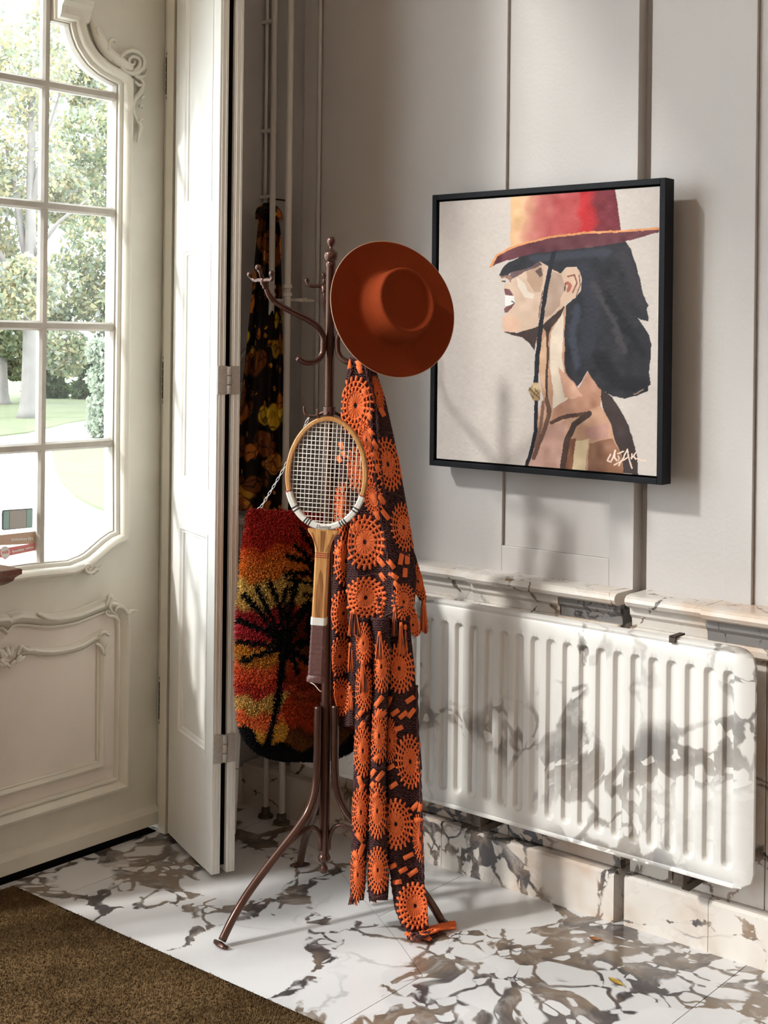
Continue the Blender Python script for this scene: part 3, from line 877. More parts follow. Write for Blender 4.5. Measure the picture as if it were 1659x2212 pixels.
M['scarf'] = scarf_material()
sv = np.linspace(455, 1104, 90)
sl = np.interp(sv, [455, 475, 560, 640, 740, 850, 950, 1050, 1110], [566, 558, 550, 543, 533, 522, 511, 503, 500])
sr = np.interp(sv, [455, 475, 500, 640, 800, 900, 980, 1060, 1130], [590, 602, 606, 609, 612, 615, 619, 626, 632])
aa = np.linspace(0, 1, 48)
UU = sl[None] + (sr - sl)[None] * aa[:, None]
VV = np.broadcast_to(sv[None], UU.shape)
DD = np.interp(VV, [450, 620, 720, 1110], [4.36, 4.33, 4.245, 4.23]) + 0.012 * np.cos(aa[:, None] * 2 * math.pi * 3.2 + VV / 260) * np.clip((VV - 430) / 150, 0.2, 1) + 0.006 * np.sin(aa[:, None] * 31 + VV / 90)
Vc, Fc = cloth(atv(UU, VV, DD), 0.004)
scf = thing('floral_scarf', tuple(on(565, 1104, 'Y', -0.06)), 'dark brown scarf with orange and yellow flowers hanging in the corner by the pipes', 'scarf')
fast('scarf_cloth', Vc, Fc, M['scarf'], scf, True)
kp = atv(np.array([565, 580, 598]), np.array([458, 449, 462]), np.array([4.35, 4.34, 4.35]))
obj('knot', MB().tube(smooth_path([kp[0] - UP * .02, kp[0], kp[1], kp[2], kp[2] - UP * .02], 4), np.linspace(.020, .016, 17), 10), M['scarf'], scf, True)
obj('hanging_hook', MB().tube([kp[1] + UP * .01, kp[1] + UP * .03, np.array([kp[1][0], 0.0815, kp[1][2] + .03])], .003, 8), M['iron'], scf, True)

# ================================================================== COAT RACK
RK = np.array([0.800, -0.450, 0.0])
rack = thing('coat_rack', tuple(RK), 'brown bronze metal coat stand on three curved legs with S-shaped arms', 'coat rack')
def rz(r, ang, z): return RK + np.array([r * math.cos(ang), r * math.sin(ang), z])
obj('pole', MB().lathe([(0.0125, 0.155), (0.0135, 0.17), (0.0135, 0.50), (0.0125, 0.56), (0.0125, 1.69), (0.0140, 1.692), (0.0140, 1.700), (0.0125, 1.704)], 18, Matrix.Translation(Vector(RK))), M['iron'], rack, True, True, 40)
fin = [(0.006, 1.700), (0.012, 1.704), (0.0175, 1.711), (0.0195, 1.720), (0.0175, 1.729), (0.011, 1.735), (0.005, 1.741), (0.0045, 1.745), (0.009, 1.749), (0.0118, 1.757), (0.0105, 1.765), (0.006, 1.770), (0.0005, 1.772)]
obj('finial', MB().lathe(fin, 18, Matrix.Translation(Vector(RK))), M['iron'], rack, True)
finb = [(0.008, 0.158), (0.014, 0.154), (0.0172, 0.146), (0.0160, 0.138), (0.009, 0.132), (0.005, 0.128), (0.0085, 0.123), (0.0115, 0.115), (0.009, 0.106), (0.0005, 0.102)]
obj('finial', MB().lathe(finb, 18, Matrix.Translation(Vector(RK))), M['iron'], rack, True)
LEG = [(0.0255, .545), (0.026, .50), (0.026, .42), (0.028, .36), (0.038, .310), (0.058, .272), (0.085, .243), (0.120, .213), (0.18, .165), (0.24, .112), (0.285, .060), (0.316, .014)]
for a in (-100, 144.5, 26):
    an = math.radians(a)
    lp_ = smooth_path([rz(r, an, z) for r, z in LEG], 5)
    tp_ = np.array([math.cos(an), math.sin(an), 0]); tq_ = np.array([-math.sin(an), math.cos(an), 0])
    lg = obj('leg', MB().tube(lp_, 0.0105, 12), M['iron'], rack, True)
    br = smooth_path([rz(.0125, an, .168), rz(.0145, an, .200), rz(.027, an, .226), rz(.048, an, .233), rz(.075, an, .226), rz(.105, an, .212), rz(.15, an, .182)], 4)
    obj('brace', MB().tube(br, np.linspace(.0065, .0055, len(br)), 10), M['iron'], lg, True)
    ft = rz(.322, an, .0065)
    obj('foot', MB().tube([ft - tq_ * .028 - tp_ * .004, ft - tq_ * .018, ft, ft + tq_ * .018, ft + tq_ * .028 - tp_ * .004], [.004, .0075, .010, .0075, .004], 10, True, ((0, 0, 1), .65)), M['iron'], lg, True)
ARM = [(.207, 1.632), (.196, 1.612), (.178, 1.596), (.141, 1.578), (.0856, 1.557), (.045, 1.537), (.024, 1.512), (.0215, 1.490), (.024, 1.467), (.038, 1.449), (.062, 1.441), (.085, 1.443), (.105, 1.453)]
for a, zs in ((-100, 1.0), (137, 1.0), (20, 1.0)):
    an = math.radians(a)
    ap = smooth_path([rz(r, an, z) for r, z in ARM], 5)
    rad_ = np.interp(np.linspace(0, 1, len(ap)), [0, .1, .5, 1], [.0055, .0075, .0085, .0070])
    arm = obj('arm', MB().tube(ap, rad_, 12), M['iron'], rack, True)
    tp_ = np.array([math.cos(an), math.sin(an), 0]); tq_ = np.array([-math.sin(an), math.cos(an), 0])
    c = rz(.207, an, 1.632); dr = np.array(ap[0]) - np.array(ap[3]); dr /= np.linalg.norm(dr)
    orn = MB().lathe([(.006, 0), (.0095, .004), (.0075, .010), (.0105, .016), (.008, .024), (.006, .03)], 12, Matrix.Translation(Vector(c - dr * .004)) @ Vector((0, 0, 1)).rotation_difference(Vector(dr)).to_matrix().to_4x4())
    obj('tip_ornament', orn, M['iron'], arm, True)
    for sg in (1, -1):
        hk = smooth_path([c + dr * .016, c + dr * .020 + tq_ * .016 * sg, c + dr * .019 + tq_ * .034 * sg, c + dr * .026 + tq_ * .046 * sg, c + dr * .036 + tq_ * .048 * sg], 3)
        obj('hook', MB().tube(hk, np.interp(np.linspace(0, 1, 13), [0, .75, 1], [.0055, .0048, .007]), 8).ball(hk[-1], .0075), M['iron'], arm, True)
    up_ = [c + dr * .022, c + dr * .038, c + dr * .050]
    obj('hook', MB().tube(up_, [.006, .0045, .006], 8).ball(up_[-1] + dr * .004, .0078), M['iron'], arm, True)
# collar with little hooks that carries the racket and the bag
obj('collar', MB().lathe([(.0130, -.012), (.0165, -.010), (.0165, .010), (.0130, .012)], 16, Matrix.Translation(Vector(RK + UP * 1.315))), M['iron'], rack, True, True, 40)
pegs = {}
for nm, ang in (('front', -62), ('left', -152), ('right', 60)):
    an = math.radians(ang)
    ext = 1.75 if nm == 'front' else 1.0
    pk = smooth_path([rz(.012, an, 1.312), rz(.034, an, 1.302), rz(.055 * ext, an, 1.300), rz(.066 * ext, an, 1.308), rz(.068 * ext, an, 1.325)], 4)
    obj('peg', MB().tube(pk, np.linspace(.0042, .0032, len(pk)), 8), M['iron'], rack, True)
    pegs[nm] = rz(.052, an, 1.303)

# ================================================================== HAT
def felt():
    k = NT('rust_felt')
    p = k.pos()
    nz = k.noise(p, 260, 4, 0.7)
    big = k.noise(p, 12, 3)
    c = k.mix(nz.outputs[0], (0.150, 0.020, 0.0035), (0.235, 0.036, 0.007))
    k.base(k.mix(k.math('MULTIPLY', big.outputs[0], 0.3), c, (0.13, 0.018, 0.003)))
    k.rough(0.8)
    k.b.inputs['Specular IOR Level'].default_value = 0.1
    k.bump(nz.outputs[0], 0.25, 0.001)
    return k.m
M['felt'] = felt()
hc = at(847, 667, 3.412)
hax = RT * 0.475 + UP * 0.24 - FW * 0.845
hax /= np.linalg.norm(hax)
hx = np.cross(UP, hax); hx /= np.linalg.norm(hx)
hy = np.cross(hax, hx)
hat = thing('felt_hat', tuple(hc - UP * .17), 'rust brown wide-brimmed felt hat with a flat round crown hung on the coat stand', 'hat')
prof = [(0.001, .066, 1), (.030, .0655, 1), (.050, .066, 1), (.062, .069, 1), (.069, .076, 1), (.0735, .0805, 1), (.0775, .0815, 1), (.0815, .079, 1), (.0835, .073, 1), (.0850, .060, 1), (.0865, .040, 1), (.0880, .022, 1), (.0895, .010, 1), (.0930, .0045, 1), (.100, .0025, .6),
        (.115, .0020, .3), (.135, .0022, 0), (.155, .0032, 0), (.170, .0050, 0), (.1745, .0058, 0), (.1760, .0050, 0), (.1755, .0035, 0), (.170, .0020, 0), (.155, .0002, 0), (.135, -.0008, 0), (.115, -.001, .3), (.098, -.0006, .6), (.090, .004, 1), (.086, .020, 1), (.083, .058, 1), (.075, .073, 1), (.060, .063, 1), (.001, .061, 1)]
n_h = 96
vs, fs = [], []
for r, z, ov in prof:
    for k in range(n_h):
        th = 2 * math.pi * k / n_h
        ex, ey = r * (1 - .045 * ov), r * (1 + .03 * ov)
        zz = z + (1 - ov) * 0.004 * math.cos(2 * th) * max(0, (r - .10) / .076)
        vs.append(hc + hx * ex * math.cos(th) + hy * ey * math.sin(th) + hax * zz)
for i in range(len(prof) - 1):
    for k in range(n_h):
        k2 = (k + 1) % n_h
        fs.append((i * n_h + k, i * n_h + k2, (i + 1) * n_h + k2, (i + 1) * n_h + k))
obj('felt_body', MB().add(vs, fs), M['felt'], hat, True)
M['feltedge'] = plain('pale_felt_edge', (0.55, 0.34, 0.24), 0.9)
obj('brim_edge', MB().tube([hc + hx * .1757 * math.cos(t) + hy * .1757 * math.sin(t) + hax * (.0046 + .004 * math.cos(2 * t)) for t in np.linspace(0, 2 * math.pi, 97)], .0011, 6, False), M['feltedge'], hat, True)

# ================================================================== TENNIS RACKET
def wood(name, c0, c1, axis=(2.0, 2.0, 0.15), sc=90):
    k = NT(name)
    p = k.scale3(k.pos(), axis)
    nz = k.noise(p, sc, 4, 0.6)
    k.base(k.mix(k.step(nz.outputs[0], 0.35, 0.7), c0, c1))
    k.rough(0.32)
    k.b.inputs['Coat Weight'].default_value = 0.3
    return k.m
M['ash'] = wood('racket_ash_wood', (0.46, 0.20, 0.055), (0.62, 0.33, 0.12))
M['ashd'] = wood('racket_dark_wood', (0.20, 0.075, 0.02), (0.36, 0.15, 0.05))
M['rwhite'] = plain('racket_white_paint', (0.72, 0.70, 0.65), 0.35, 0, 0.05)
M['ink'] = plain('black_ink', (0.02, 0.02, 0.02), 0.5)
M['redline'] = plain('red_line_paint', (0.30, 0.04, 0.02), 0.5)
M['gut'] = plain('pale_strings', (0.86, 0.81, 0.73), 0.4, 0, 0.05)
M['leather'] = plain('brown_leather_grip', (0.125, 0.055, 0.05), 0.45, 0, 0.3, 60, 0.5, 160)
rc0 = at(705.5, 1021, 3.465)                         # centre of the head
ryaw = math.radians(-8)
rX = RT * math.cos(ryaw) + FW * math.sin(ryaw)
rN = -FW * math.cos(ryaw) + RT * math.sin(ryaw)
rY = np.cross(rN, rX)                                # up
tl = math.radians(-2.3)
rX, rY = rX * math.cos(tl) + rY * math.sin(tl), rY * math.cos(tl) - rX * math.sin(tl)
def rk(x, y, n=0.0): return rc0 + rX * x + rY * y + rN * n
racket = thing('tennis_racket', tuple(rk(0, -.52)), 'old wooden tennis racket with a white throat band hanging on the coat stand', 'tennis racket')
RA, RB = 0.0995, 0.137
def oval(t):
    s, c = math.sin(t), math.cos(t)
    return RA * c * (1 - .05 * s), RB * s
def arc_tube(t0, t1, n, hw, hn, off=0.0):
    m = MB()
    ring = []
    for i in range(n + 1):
        t = t0 + (t1 - t0) * i / n
        x, y = oval(t)
        nx, ny = x / RA ** 2, y / RB ** 2
        l_ = math.hypot(nx, ny); nx, ny = nx / l_, ny / l_
        ring.append((x, y, nx, ny))
    sec = [(-hw, -hn * .7), (-hw, hn * .7), (-hw * .6, hn), (hw * .6, hn), (hw, hn * .7), (hw, -hn * .7), (hw * .6, -hn), (-hw * .6, -hn)]
    vs, fs = [], []
    for x, y, nx, ny in ring:
        for a, b in sec:
            vs.append(rk(x + nx * (a + off), y + ny * (a + off), b))
    for i in range(n):
        for k in range(8):
            fs.append((i * 8 + k, i * 8 + (k + 1) % 8, (i + 1) * 8 + (k + 1) % 8, (i + 1) * 8 + k))
    fs += [tuple(range(8))[::-1], tuple(n * 8 + k for k in range(8))]
    return m.add(vs, fs)
D2R = math.pi / 180
obj('head_frame', arc_tube(-22 * D2R, 202 * D2R, 60, .0055, .0085), M['ash'], racket, True, True, 40)
obj('outer_lamination', arc_tube(-20 * D2R, 200 * D2R, 60, .0010, .0060, .0060), M['ashd'], racket, True, True, 40)
obj('white_band', arc_tube(202 * D2R, 338 * D2R, 44, .0075, .0092, .001), M['rwhite'], racket, True, True, 40)
for c in (222, 226, 243, 246.5, 250, 294, 297.5, 301, 318, 322):
    obj('stripe', arc_tube((c - .9) * D2R, (c + .9) * D2R, 2, .0077, .0094, .001), M['ink'], racket)
for c in (202.4, 337.6):
    obj('stripe', arc_tube((c - .7) * D2R, (c + .7) * D2R, 2, .0076, .0094, .001), M['redline'], racket)
st = MB()
for i in range(-8, 9):
    x = i * .0107
    y = RB * math.sqrt(max(0, 1 - (x / RA) ** 2)) * .985
    st.tube([rk(x, -y, .0008 * (i % 2)), rk(x, y, .0008 * (i % 2))], .00100 if i else .0014, 5)
for j in range(-11, 12):
    y = j * .0113
    x = RA * math.sqrt(max(0, 1 - (y / RB) ** 2)) * .985
    if x > .02: st.tube([rk(-x, y, .0008 * ((j + 1) % 2)), rk(x, y, .0008 * ((j + 1) % 2))], .00092, 5)
tag(obj('string_bed', st, M['gut'], racket, True), kind='stuff')
# throat and handle outline
hs = [(-.152, .0385, .0095), (-.160, .031, .0098), (-.172, .0240, .010), (-.188, .0195, .0105), (-.205, .0180, .011), (-.24, .0178, .0115), (-.30, .0178, .012), (-.372, .0182, .0125)]
def handle(sec_list, ch=.35):
    vs, fs = [], []
    for y, hw, hn in sec_list:
        c = min(hw, hn) * ch
        for a, b in ((-hw + c, -hn), (hw - c, -hn), (hw, -hn + c), (hw, hn - c), (hw - c, hn), (-hw + c, hn), (-hw, hn - c), (-hw, -hn + c)):
            vs.append(rk(a, y, b))
    n = len(sec_list)
    for i in range(n - 1):
        for k in range(8):
            fs.append((i * 8 + k, i * 8 + (k + 1) % 8, (i + 1) * 8 + (k + 1) % 8, (i + 1) * 8 + k))
    fs += [tuple(range(8))[::-1], tuple((n - 1) * 8 + k for k in range(8))]
    return MB().add(vs, fs)
shaft = obj('shaft', handle([(-.144, .040, .0085)] + hs), M['ash'], racket, True, True, 35)
for s_ in (-1, 1):
    obj('inlay', MB().add([rk(s_ * .001, -.147, .0101), rk(s_ * .006, -.147, .0101), rk(s_ * .0035, -.20, .0113), rk(s_ * .001, -.20, .0113)], [(0, 1, 2, 3)]).add([rk(s_ * .030, -.153, .0101), rk(s_ * .026, -.153, .0102), rk(s_ * .009, -.20, .0113), rk(s_ * .011, -.20, .0113)], [(0, 1, 2, 3)]), M['ashd'], shaft)
for y in (-.204, -.209, -.214):
    obj('line', handle([(y - .0011, .01815, .0114), (y + .0011, .01815, .0114)]), M['redline'], shaft)
obj('spear_inlay', MB().add([rk(-.009, -.37, .01262), rk(.009, -.37, .01262), rk(.0085, -.285, .01215), rk(.004, -.255, .0119), rk(0, -.245, .0118), rk(-.004, -.255, .0119), rk(-.0085, -.285, .01215)], [tuple(range(7))]), M['ashd'], shaft)
obj('collar_band', handle([(-.367, .0195, .0142), (-.386, .0200, .0146)]), M['rwhite'], racket, True, True, 30)
gr = []
for i in range(31):
    y = -.385 - i * .0043
    k = 1.0 if i % 3 else 0.945
    gr.append((y, (.0185 + .0018 * (i / 30)) * k, (.0140 + .0012 * (i / 30)) * k))
gr += [(-.519, .0225, .018), (-.530, .0225, .018), (-.533, .019, .015)]
obj('grip', handle(gr), M['leather'], racket, True, True, 40)
# script lettering on the white band
def text_mesh(body, size, shear=0.0, extrude=0.0002):
    cu = bpy.data.curves.new('lettering', 'FONT')
    cu.body = body; cu.size = size; cu.shear = shear; cu.extrude = extrude; cu.align_x = 'CENTER'
    cu.resolution_u = 3
    to = bpy.data.objects.new('lettering', cu)
    COL.objects.link(to)
    bpy.context.view_layer.update()
    me = bpy.data.meshes.new_from_object(to.evaluated_get(bpy.context.evaluated_depsgraph_get()))
    bpy.data.objects.remove(to)
    return me
tm = text_mesh('Dunlop', 0.0125, 0.35)
for q in tm.vertices:
    x, y, z = q.co
    q.co = Vector(rk(x, -RB - .0042 + y + 4.5 * x * x, .0094 + z))
tm.materials.append(M['ink'])
link(bpy.data.objects.new('lettering', tm), racket)
# loose thread at the butt of the grip
obj('grip_thread', MB().tube(smooth_path([rk(-.012, -.531, .016), rk(.0, -.536, .018), rk(.012, -.548, .018), rk(.018, -.552, .016)], 4), .0012, 5), M['gut'], racket, True)

# ================================================================== SHAGGY BAG (palm at sunset)
def in_poly(x, y, poly):
    inside = np.zeros(x.shape, bool)
    n = len(poly)
    for i in range(n):
        x1, y1 = poly[i]; x2, y2 = poly[(i + 1) % n]
        if y1 == y2: continue
        c = ((y1 > y) != (y2 > y)) & (x < (x2 - x1) * (y - y1) / (y2 - y1) + x1)
        inside ^= c
    return inside
def dist_line(x, y, pts):
    d = np.full(x.shape, 1e9)
    for (x1, y1), (x2, y2) in zip(pts, pts[1:]):
        dx, dy = x2 - x1, y2 - y1
        t = np.clip(((x - x1) * dx + (y - y1) * dy) / (dx * dx + dy * dy + 1e-9), 0, 1)
        d = np.minimum(d, np.hypot(x - x1 - t * dx, y - y1 - t * dy))
    return d
def bag_colour(u, v):
    # photograph pixels -> dyed wool colour (sRGB)
    x = (u - 480) * 3.19; y = (v - 1080) * 3.19
    yy = y + 22 * np.sin(x / 55.) + 16 * np.sin(x / 23. + y / 70.) + RNG.normal(0, 9, x.shape) + (x - 350) * .05
    stops = [(0, (150, 22, 8)), (300, (165, 30, 10)), (330, (205, 80, 20)), (430, (222, 120, 40)), (530, (214, 120, 40)), (560, (214, 175, 95)), (730, (206, 165, 85)), (770, (150, 25, 30)), (860, (190, 45, 60)),
             (960, (170, 40, 40)), (1000, (214, 140, 45)), (1120, (205, 130, 45)), (1150, (235, 105, 60)), (1240, (225, 85, 45)), (1270, (190, 55, 40)), (1330, (195, 60, 40)), (1350, (222, 178, 100)), (1440, (215, 165, 80)), (1465, (232, 110, 60)), (1555, (235, 115, 55)), (1580, (220, 160, 60)), (1700, (215, 150, 50))]
    ks = [s[0] for s in stops]
    c = np.stack([np.interp(yy, ks, [s[1][i] for s in stops]) for i in range(3)], -1)
    r = (x > 430 + 20 * np.sin(y / 40.)) & (y > 1000)
    st2 = [(1000, (120, 70, 25)), (1080, (110, 50, 20)), (1110, (190, 85, 30)), (1200, (180, 60, 25)), (1290, (130, 40, 18)), (1310, (205, 80, 40)), (1370, (150, 60, 25)), (1400, (200, 70, 25)), (1560, (190, 60, 20)), (1590, (95, 45, 15)), (1640, (120, 70, 25)), (1800, (110, 60, 20))]
    k2 = [s[0] for s in st2]
    c2 = np.stack([np.interp(yy, k2, [s[1][i] for s in st2]) for i in range(3)], -1)
    c = np.where(r[..., None], c2, c)
    rr2 = (x > 440) & (y > 770) & (y < 1000)
    c = np.where(rr2[..., None], np.array((110, 30, 15.)), c)
    blk = np.array((14, 10, 10.))
    jit = RNG.normal(0, 6, x.shape); xj, yj = x + jit, y + RNG.normal(0, 6, x.shape)
    m = in_poly(xj, yj, [(385, 1060), (445, 1060), (405, 1400), (370, 1520), (330, 1720), (265, 1720), (330, 1520), (370, 1300)])
    m |= np.hypot(xj - 420, yj - 1000) < 62
    for p, wd in (([(420, 1000), (300, 900), (120, 825)], 30), ([(400, 980), (270, 780), (155, 655)], 27), ([(410, 960), (300, 730), (240, 600)], 25), ([(425, 960), (390, 720), (325, 560)], 26),
                  ([(440, 960), (470, 720), (510, 540)], 30), ([(450, 970), (540, 780), (590, 700)], 34), ([(400, 1010), (250, 985), (115, 975)], 24), ([(400, 1020), (260, 1060), (150, 1105)], 28),
                  ([(460, 1010), (600, 960), (700, 930)], 40), ([(460, 1030), (560, 1090), (640, 1170)], 36), ([(440, 1050), (500, 1120), (510, 1190)], 26), ([(455, 960), (420, 650), (450, 600)], 22),
                  ([(700, 620), (600, 500), (430, 500)], 26), ([(700, 600), (580, 420), (450, 385)], 24), ([(700, 580), (600, 400), (500, 310)], 22), ([(700, 560), (620, 330), (540, 210)], 22), ([(700, 640), (600, 570), (440, 540)], 16),
                  ([(700, 640), (640, 660), (560, 650)], 20)):
        m |= dist_line(xj, yj, p) < wd * .72 * (1 + .35 * np.sin(x / 9. + y / 11.))
    m |= in_poly(xj, yj, [(600, 700), (900, 700), (900, 1120), (620, 1120), (560, 900)]) & (np.sin(x / 30.) + np.sin(y / 40.) > -.7)
    edge_ = 1690 + 30 * np.sin(x / 38.) - ((x - 560) / 400.) ** 2 * 90 + np.where(x < 240, -30, 0)
    m |= yj > edge_
    return np.where(m[..., None], blk, c)
bv = np.array([1108, 1112, 1125, 1150, 1200, 1280, 1350, 1450, 1520, 1560, 1590, 1610, 1625, 1634, 1640.])
bl_ = np.array([541, 537, 534, 531, 524, 517, 511, 509, 511, 516, 527, 541, 560, 584, 618.])
buc = 655.0
nvb, nub = 110, 90
vvb = np.concatenate([np.linspace(1108, 1560, 70), np.linspace(1565, 1640, 40)])
hw_ = buc - np.interp(vvb, bv, bl_)
xi = np.sin(np.linspace(-math.pi / 2, math.pi / 2, nub))
UB = buc + xi[:, None] * hw_[None]
VB = np.broadcast_to(vvb[None], UB.shape) + (UB - buc) * 0.07 * np.clip((1350 - vvb[None]) / 240, 0, 1)
fade = np.clip(np.minimum((vvb - 1102) / 60, (1648 - vvb) / 60), 0.05, 1) ** .5
bulge = 0.075 * np.sqrt(np.clip(1 - xi[:, None] ** 2, 0, 1)) * fade[None]
DBf = 3.700 - bulge + (UB - buc) * 0.00125 * 0.48
PF = atv(UB, VB, DBf)
PBk = atv(UB, VB, 3.705 + bulge * .35 + (UB - buc) * 0.00125 * 0.48)
A_, B_ = PF.reshape(-1, 3), PBk.reshape(-1, 3)
gf = grid_faces(nub, nvb); n0 = nub * nvb
e = list(range(0, nvb)) + [i * nvb + nvb - 1 for i in range(1, nub)] + [(nub - 1) * nvb + j for j in range(nvb - 2, -1, -1)] + [i * nvb for i in range(nub - 2, 0, -1)]
sf = [(e[i], e[(i + 1) % len(e)], e[(i + 1) % len(e)] + n0, e[i] + n0) for i in range(len(e))]
colA = lin(bag_colour(UB, VB)).reshape(-1, 3)
M['wool'] = vcol('dyed_wool', 0.95)
bag = thing('shaggy_bag', tuple(at(655, 1640, 3.70) - UP * .02), 'shaggy woollen bag with a black palm tree against an orange sunset hung on a chain', 'bag')
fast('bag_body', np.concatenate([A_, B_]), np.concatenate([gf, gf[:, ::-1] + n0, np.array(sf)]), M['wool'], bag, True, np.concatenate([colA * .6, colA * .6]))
# tufts
nt = 60000
iu = RNG.uniform(0, nub - 1.001, nt); iv = RNG.uniform(0, nvb - 1.001, nt)
uth = RNG.uniform(-1, 1, nt)                             # even spread over the curved width
iu = (np.arcsin(uth) / math.pi + .5) * (nub - 1.001)
i0, j0 = iu.astype(int), iv.astype(int)
fu, fv = (iu - i0)[:, None], (iv - j0)[:, None]
def bil(G): return G[i0, j0] * (1 - fu) * (1 - fv) + G[i0 + 1, j0] * fu * (1 - fv) + G[i0, j0 + 1] * (1 - fu) * fv + G[i0 + 1, j0 + 1] * fu * fv
pos_ = bil(PF)
du = PF[i0 + 1, j0] - PF[i0, j0]; dv = PF[i0, j0 + 1] - PF[i0, j0]
nn = np.cross(du, dv); nn /= np.linalg.norm(nn, axis=1)[:, None] + 1e-12
sgn = np.sign((nn * -FW).sum(1)); sgn[sgn == 0] = 1; nn *= sgn[:, None]
ub_, vb_ = bil(UB[..., None])[:, 0], bil(VB[..., None])[:, 0]
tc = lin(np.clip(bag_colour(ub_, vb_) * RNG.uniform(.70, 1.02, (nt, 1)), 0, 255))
dirn = nn + RNG.normal(0, .30, (nt, 3)) - UP * .15
dirn /= np.linalg.norm(dirn, axis=1)[:, None]
ln = RNG.uniform(.006, .0105, nt)[:, None]
t1 = np.cross(dirn, RNG.normal(0, 1, (nt, 3))); t1 /= np.linalg.norm(t1, axis=1)[:, None]
t2 = np.cross(dirn, t1)
wd = .0014
tip = pos_ + dirn * ln
VT = np.stack([pos_ + t1 * wd, pos_ - t1 * wd * .5 + t2 * wd * .87, pos_ - t1 * wd * .5 - t2 * wd * .87, tip + t1 * wd * .7, tip - t1 * wd * .35 + t2 * wd * .6, tip - t1 * wd * .35 - t2 * wd * .6], 1).reshape(-1, 3)
b6 = (np.arange(nt) * 6)[:, None]
FT = np.concatenate([b6 + np.array([[0, 1, 4, 3]]), b6 + np.array([[1, 2, 5, 4]]), b6 + np.array([[2, 0, 3, 5]]), b6 + np.array([[3, 4, 5, 3]])])
FT4 = FT[:3 * nt]
TT = np.concatenate([FT4[:, [0, 1, 2]], FT4[:, [0, 2, 3]], b6 + np.array([[3, 4, 5]])])
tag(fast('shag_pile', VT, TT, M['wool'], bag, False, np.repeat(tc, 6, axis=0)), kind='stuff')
# chain from the peg to the bag rings
ringL = at(563, 1100, 3.66)
pegp = np.array(pegs['left'])
def chain(p0, p1, n):
    lm = None
    ctr = [p0 + (p1 - p0) * (i + .5) / n - UP * .012 * math.sin(math.pi * (i + .5) / n) for i in range(n)]
    L = np.linalg.norm(p1 - p0) / n
    a, r = L * .36, .0026
    pts = [(r * math.cos(t) + 0, a * (1 if math.sin(t) > 0 else -1) + r * math.sin(t)) for t in np.linspace(0, 2 * math.pi, 17)[:-1]]
    m = MB().tube([(x, y, 0) for x, y in pts + pts[:1]], .0009, 6, False)
    me = bpy.data.meshes.new('chain_link'); me.from_pydata(m.v, [], m.f); me.materials.append(M['steel'])
    me.polygons.foreach_set('use_smooth', [True] * len(me.polygons))
    for i, c in enumerate(ctr):
        d = (ctr[min(i + 1, n - 1)] - ctr[max(i - 1, 0)]); d /= np.linalg.norm(d)
        s = np.cross(d, FW); s /= np.linalg.norm(s)
        q = np.cross(s, d)
        if i % 2: s, q = (s * .5 + q * .87), (q * .5 - s * .87)
        lo = bpy.data.objects.new('chain_link', me)
        lo.matrix_world = Matrix(((s[0], d[0], q[0], c[0]), (s[1], d[1], q[1], c[1]), (s[2], d[2], q[2], c[2]), (0, 0, 0, 1)))
        link(lo, bag)
chain(ringL + UP * .004, pegp, 24)
ringR = at(775, 1118, 3.72)
chain(ringR + UP * .004, np.array(pegs['right']), 22)
for rg in (ringL, ringR):
    obj('ring', MB().tube([rg + RT * .0095 * math.cos(t) + UP * (.0095 * math.sin(t) - .004) for t in np.linspace(0, 2 * math.pi, 21)], .0013, 8, False), M['steel'], bag, True)

# ================================================================== CROCHETED BLANKET
def yarn(name, c0, c1, sc=420):
    k = NT(name)
    p = k.pos()
    a = k.noise(p, sc, 3, 0.6)
    k.base(k.mix(a.outputs[0], c0, c1))
    k.rough(0.95)
    k.b.inputs['Specular IOR Level'].default_value = 0.15
    k.bump(a.outputs[0], 0.5, 0.002)
    return k.m
M['yorange'] = yarn('orange_yarn', (0.66, 0.115, 0.030), (0.86, 0.205, 0.070))
M['ybrown'] = yarn('dark_brown_yarn', (0.040, 0.016, 0.017), (0.105, 0.050, 0.050), 300)
blk = thing('crochet_blanket', tuple(on(880, 2000, 'Z', 0)), 'orange and dark brown crocheted blanket of round medallions hanging from the coat stand', 'blanket')
class Sheet:
    def __init__(s, vs, left, right, depth):
        s.vs, s.l, s.r, s.depth = vs, left, right, depth
    def lr(s, v): return np.interp(v, s.vs, s.l), np.interp(v, s.vs, s.r)
    def D(s, u, v): return s.depth(np.asarray(u, float), np.asarray(v, float), *s.lr(v))
    def p(s, u, v, lift=0.0): return atv(u, v, s.D(u, v) - lift)
    def build(s, nu=40, nv=120, wave=1.0, end=None):
        v = np.linspace(s.vs[0], s.vs[-1], nv)
        l, r = s.lr(v)
        a = np.linspace(0, 1, nu)
        U = l[None] + (r - l)[None] * a[:, None]
        V = np.broadcast_to(v[None], U.shape).copy()
        if end is not None:
            t = np.clip((V - (s.vs[-1] - 60)) / 60, 0, 1)
            V = V + t * end(U)
        Pn = s.p(U, V)
        k = np.sin(U * 1.9) * np.sin(V * 1.3) * .0011 * wave + RNG.normal(0, .0005, U.shape)
        Pn = Pn - FW * k[..., None]
        Vv, Ff = cloth(Pn, .004)
        return fast('drape', Vv, Ff, M['ybrown'], blk, True)
def ridge_depth(rv, ru, d0, kl, kr, rnd=9.0):
    def f(u, v, l, r):
        ur = np.interp(v, rv, ru)
        x = u - ur
        a = np.sqrt(x * x + rnd * rnd) - rnd
        base = np.interp(v, [770, 1000, 1400, 2040], d0)
        return base + np.where(x < 0, kl, kr) * a * .00119 + .004 * np.sin(v / 37. + u / 23.) + .005 * np.cos(u / 14. - v / 160.)
    return f
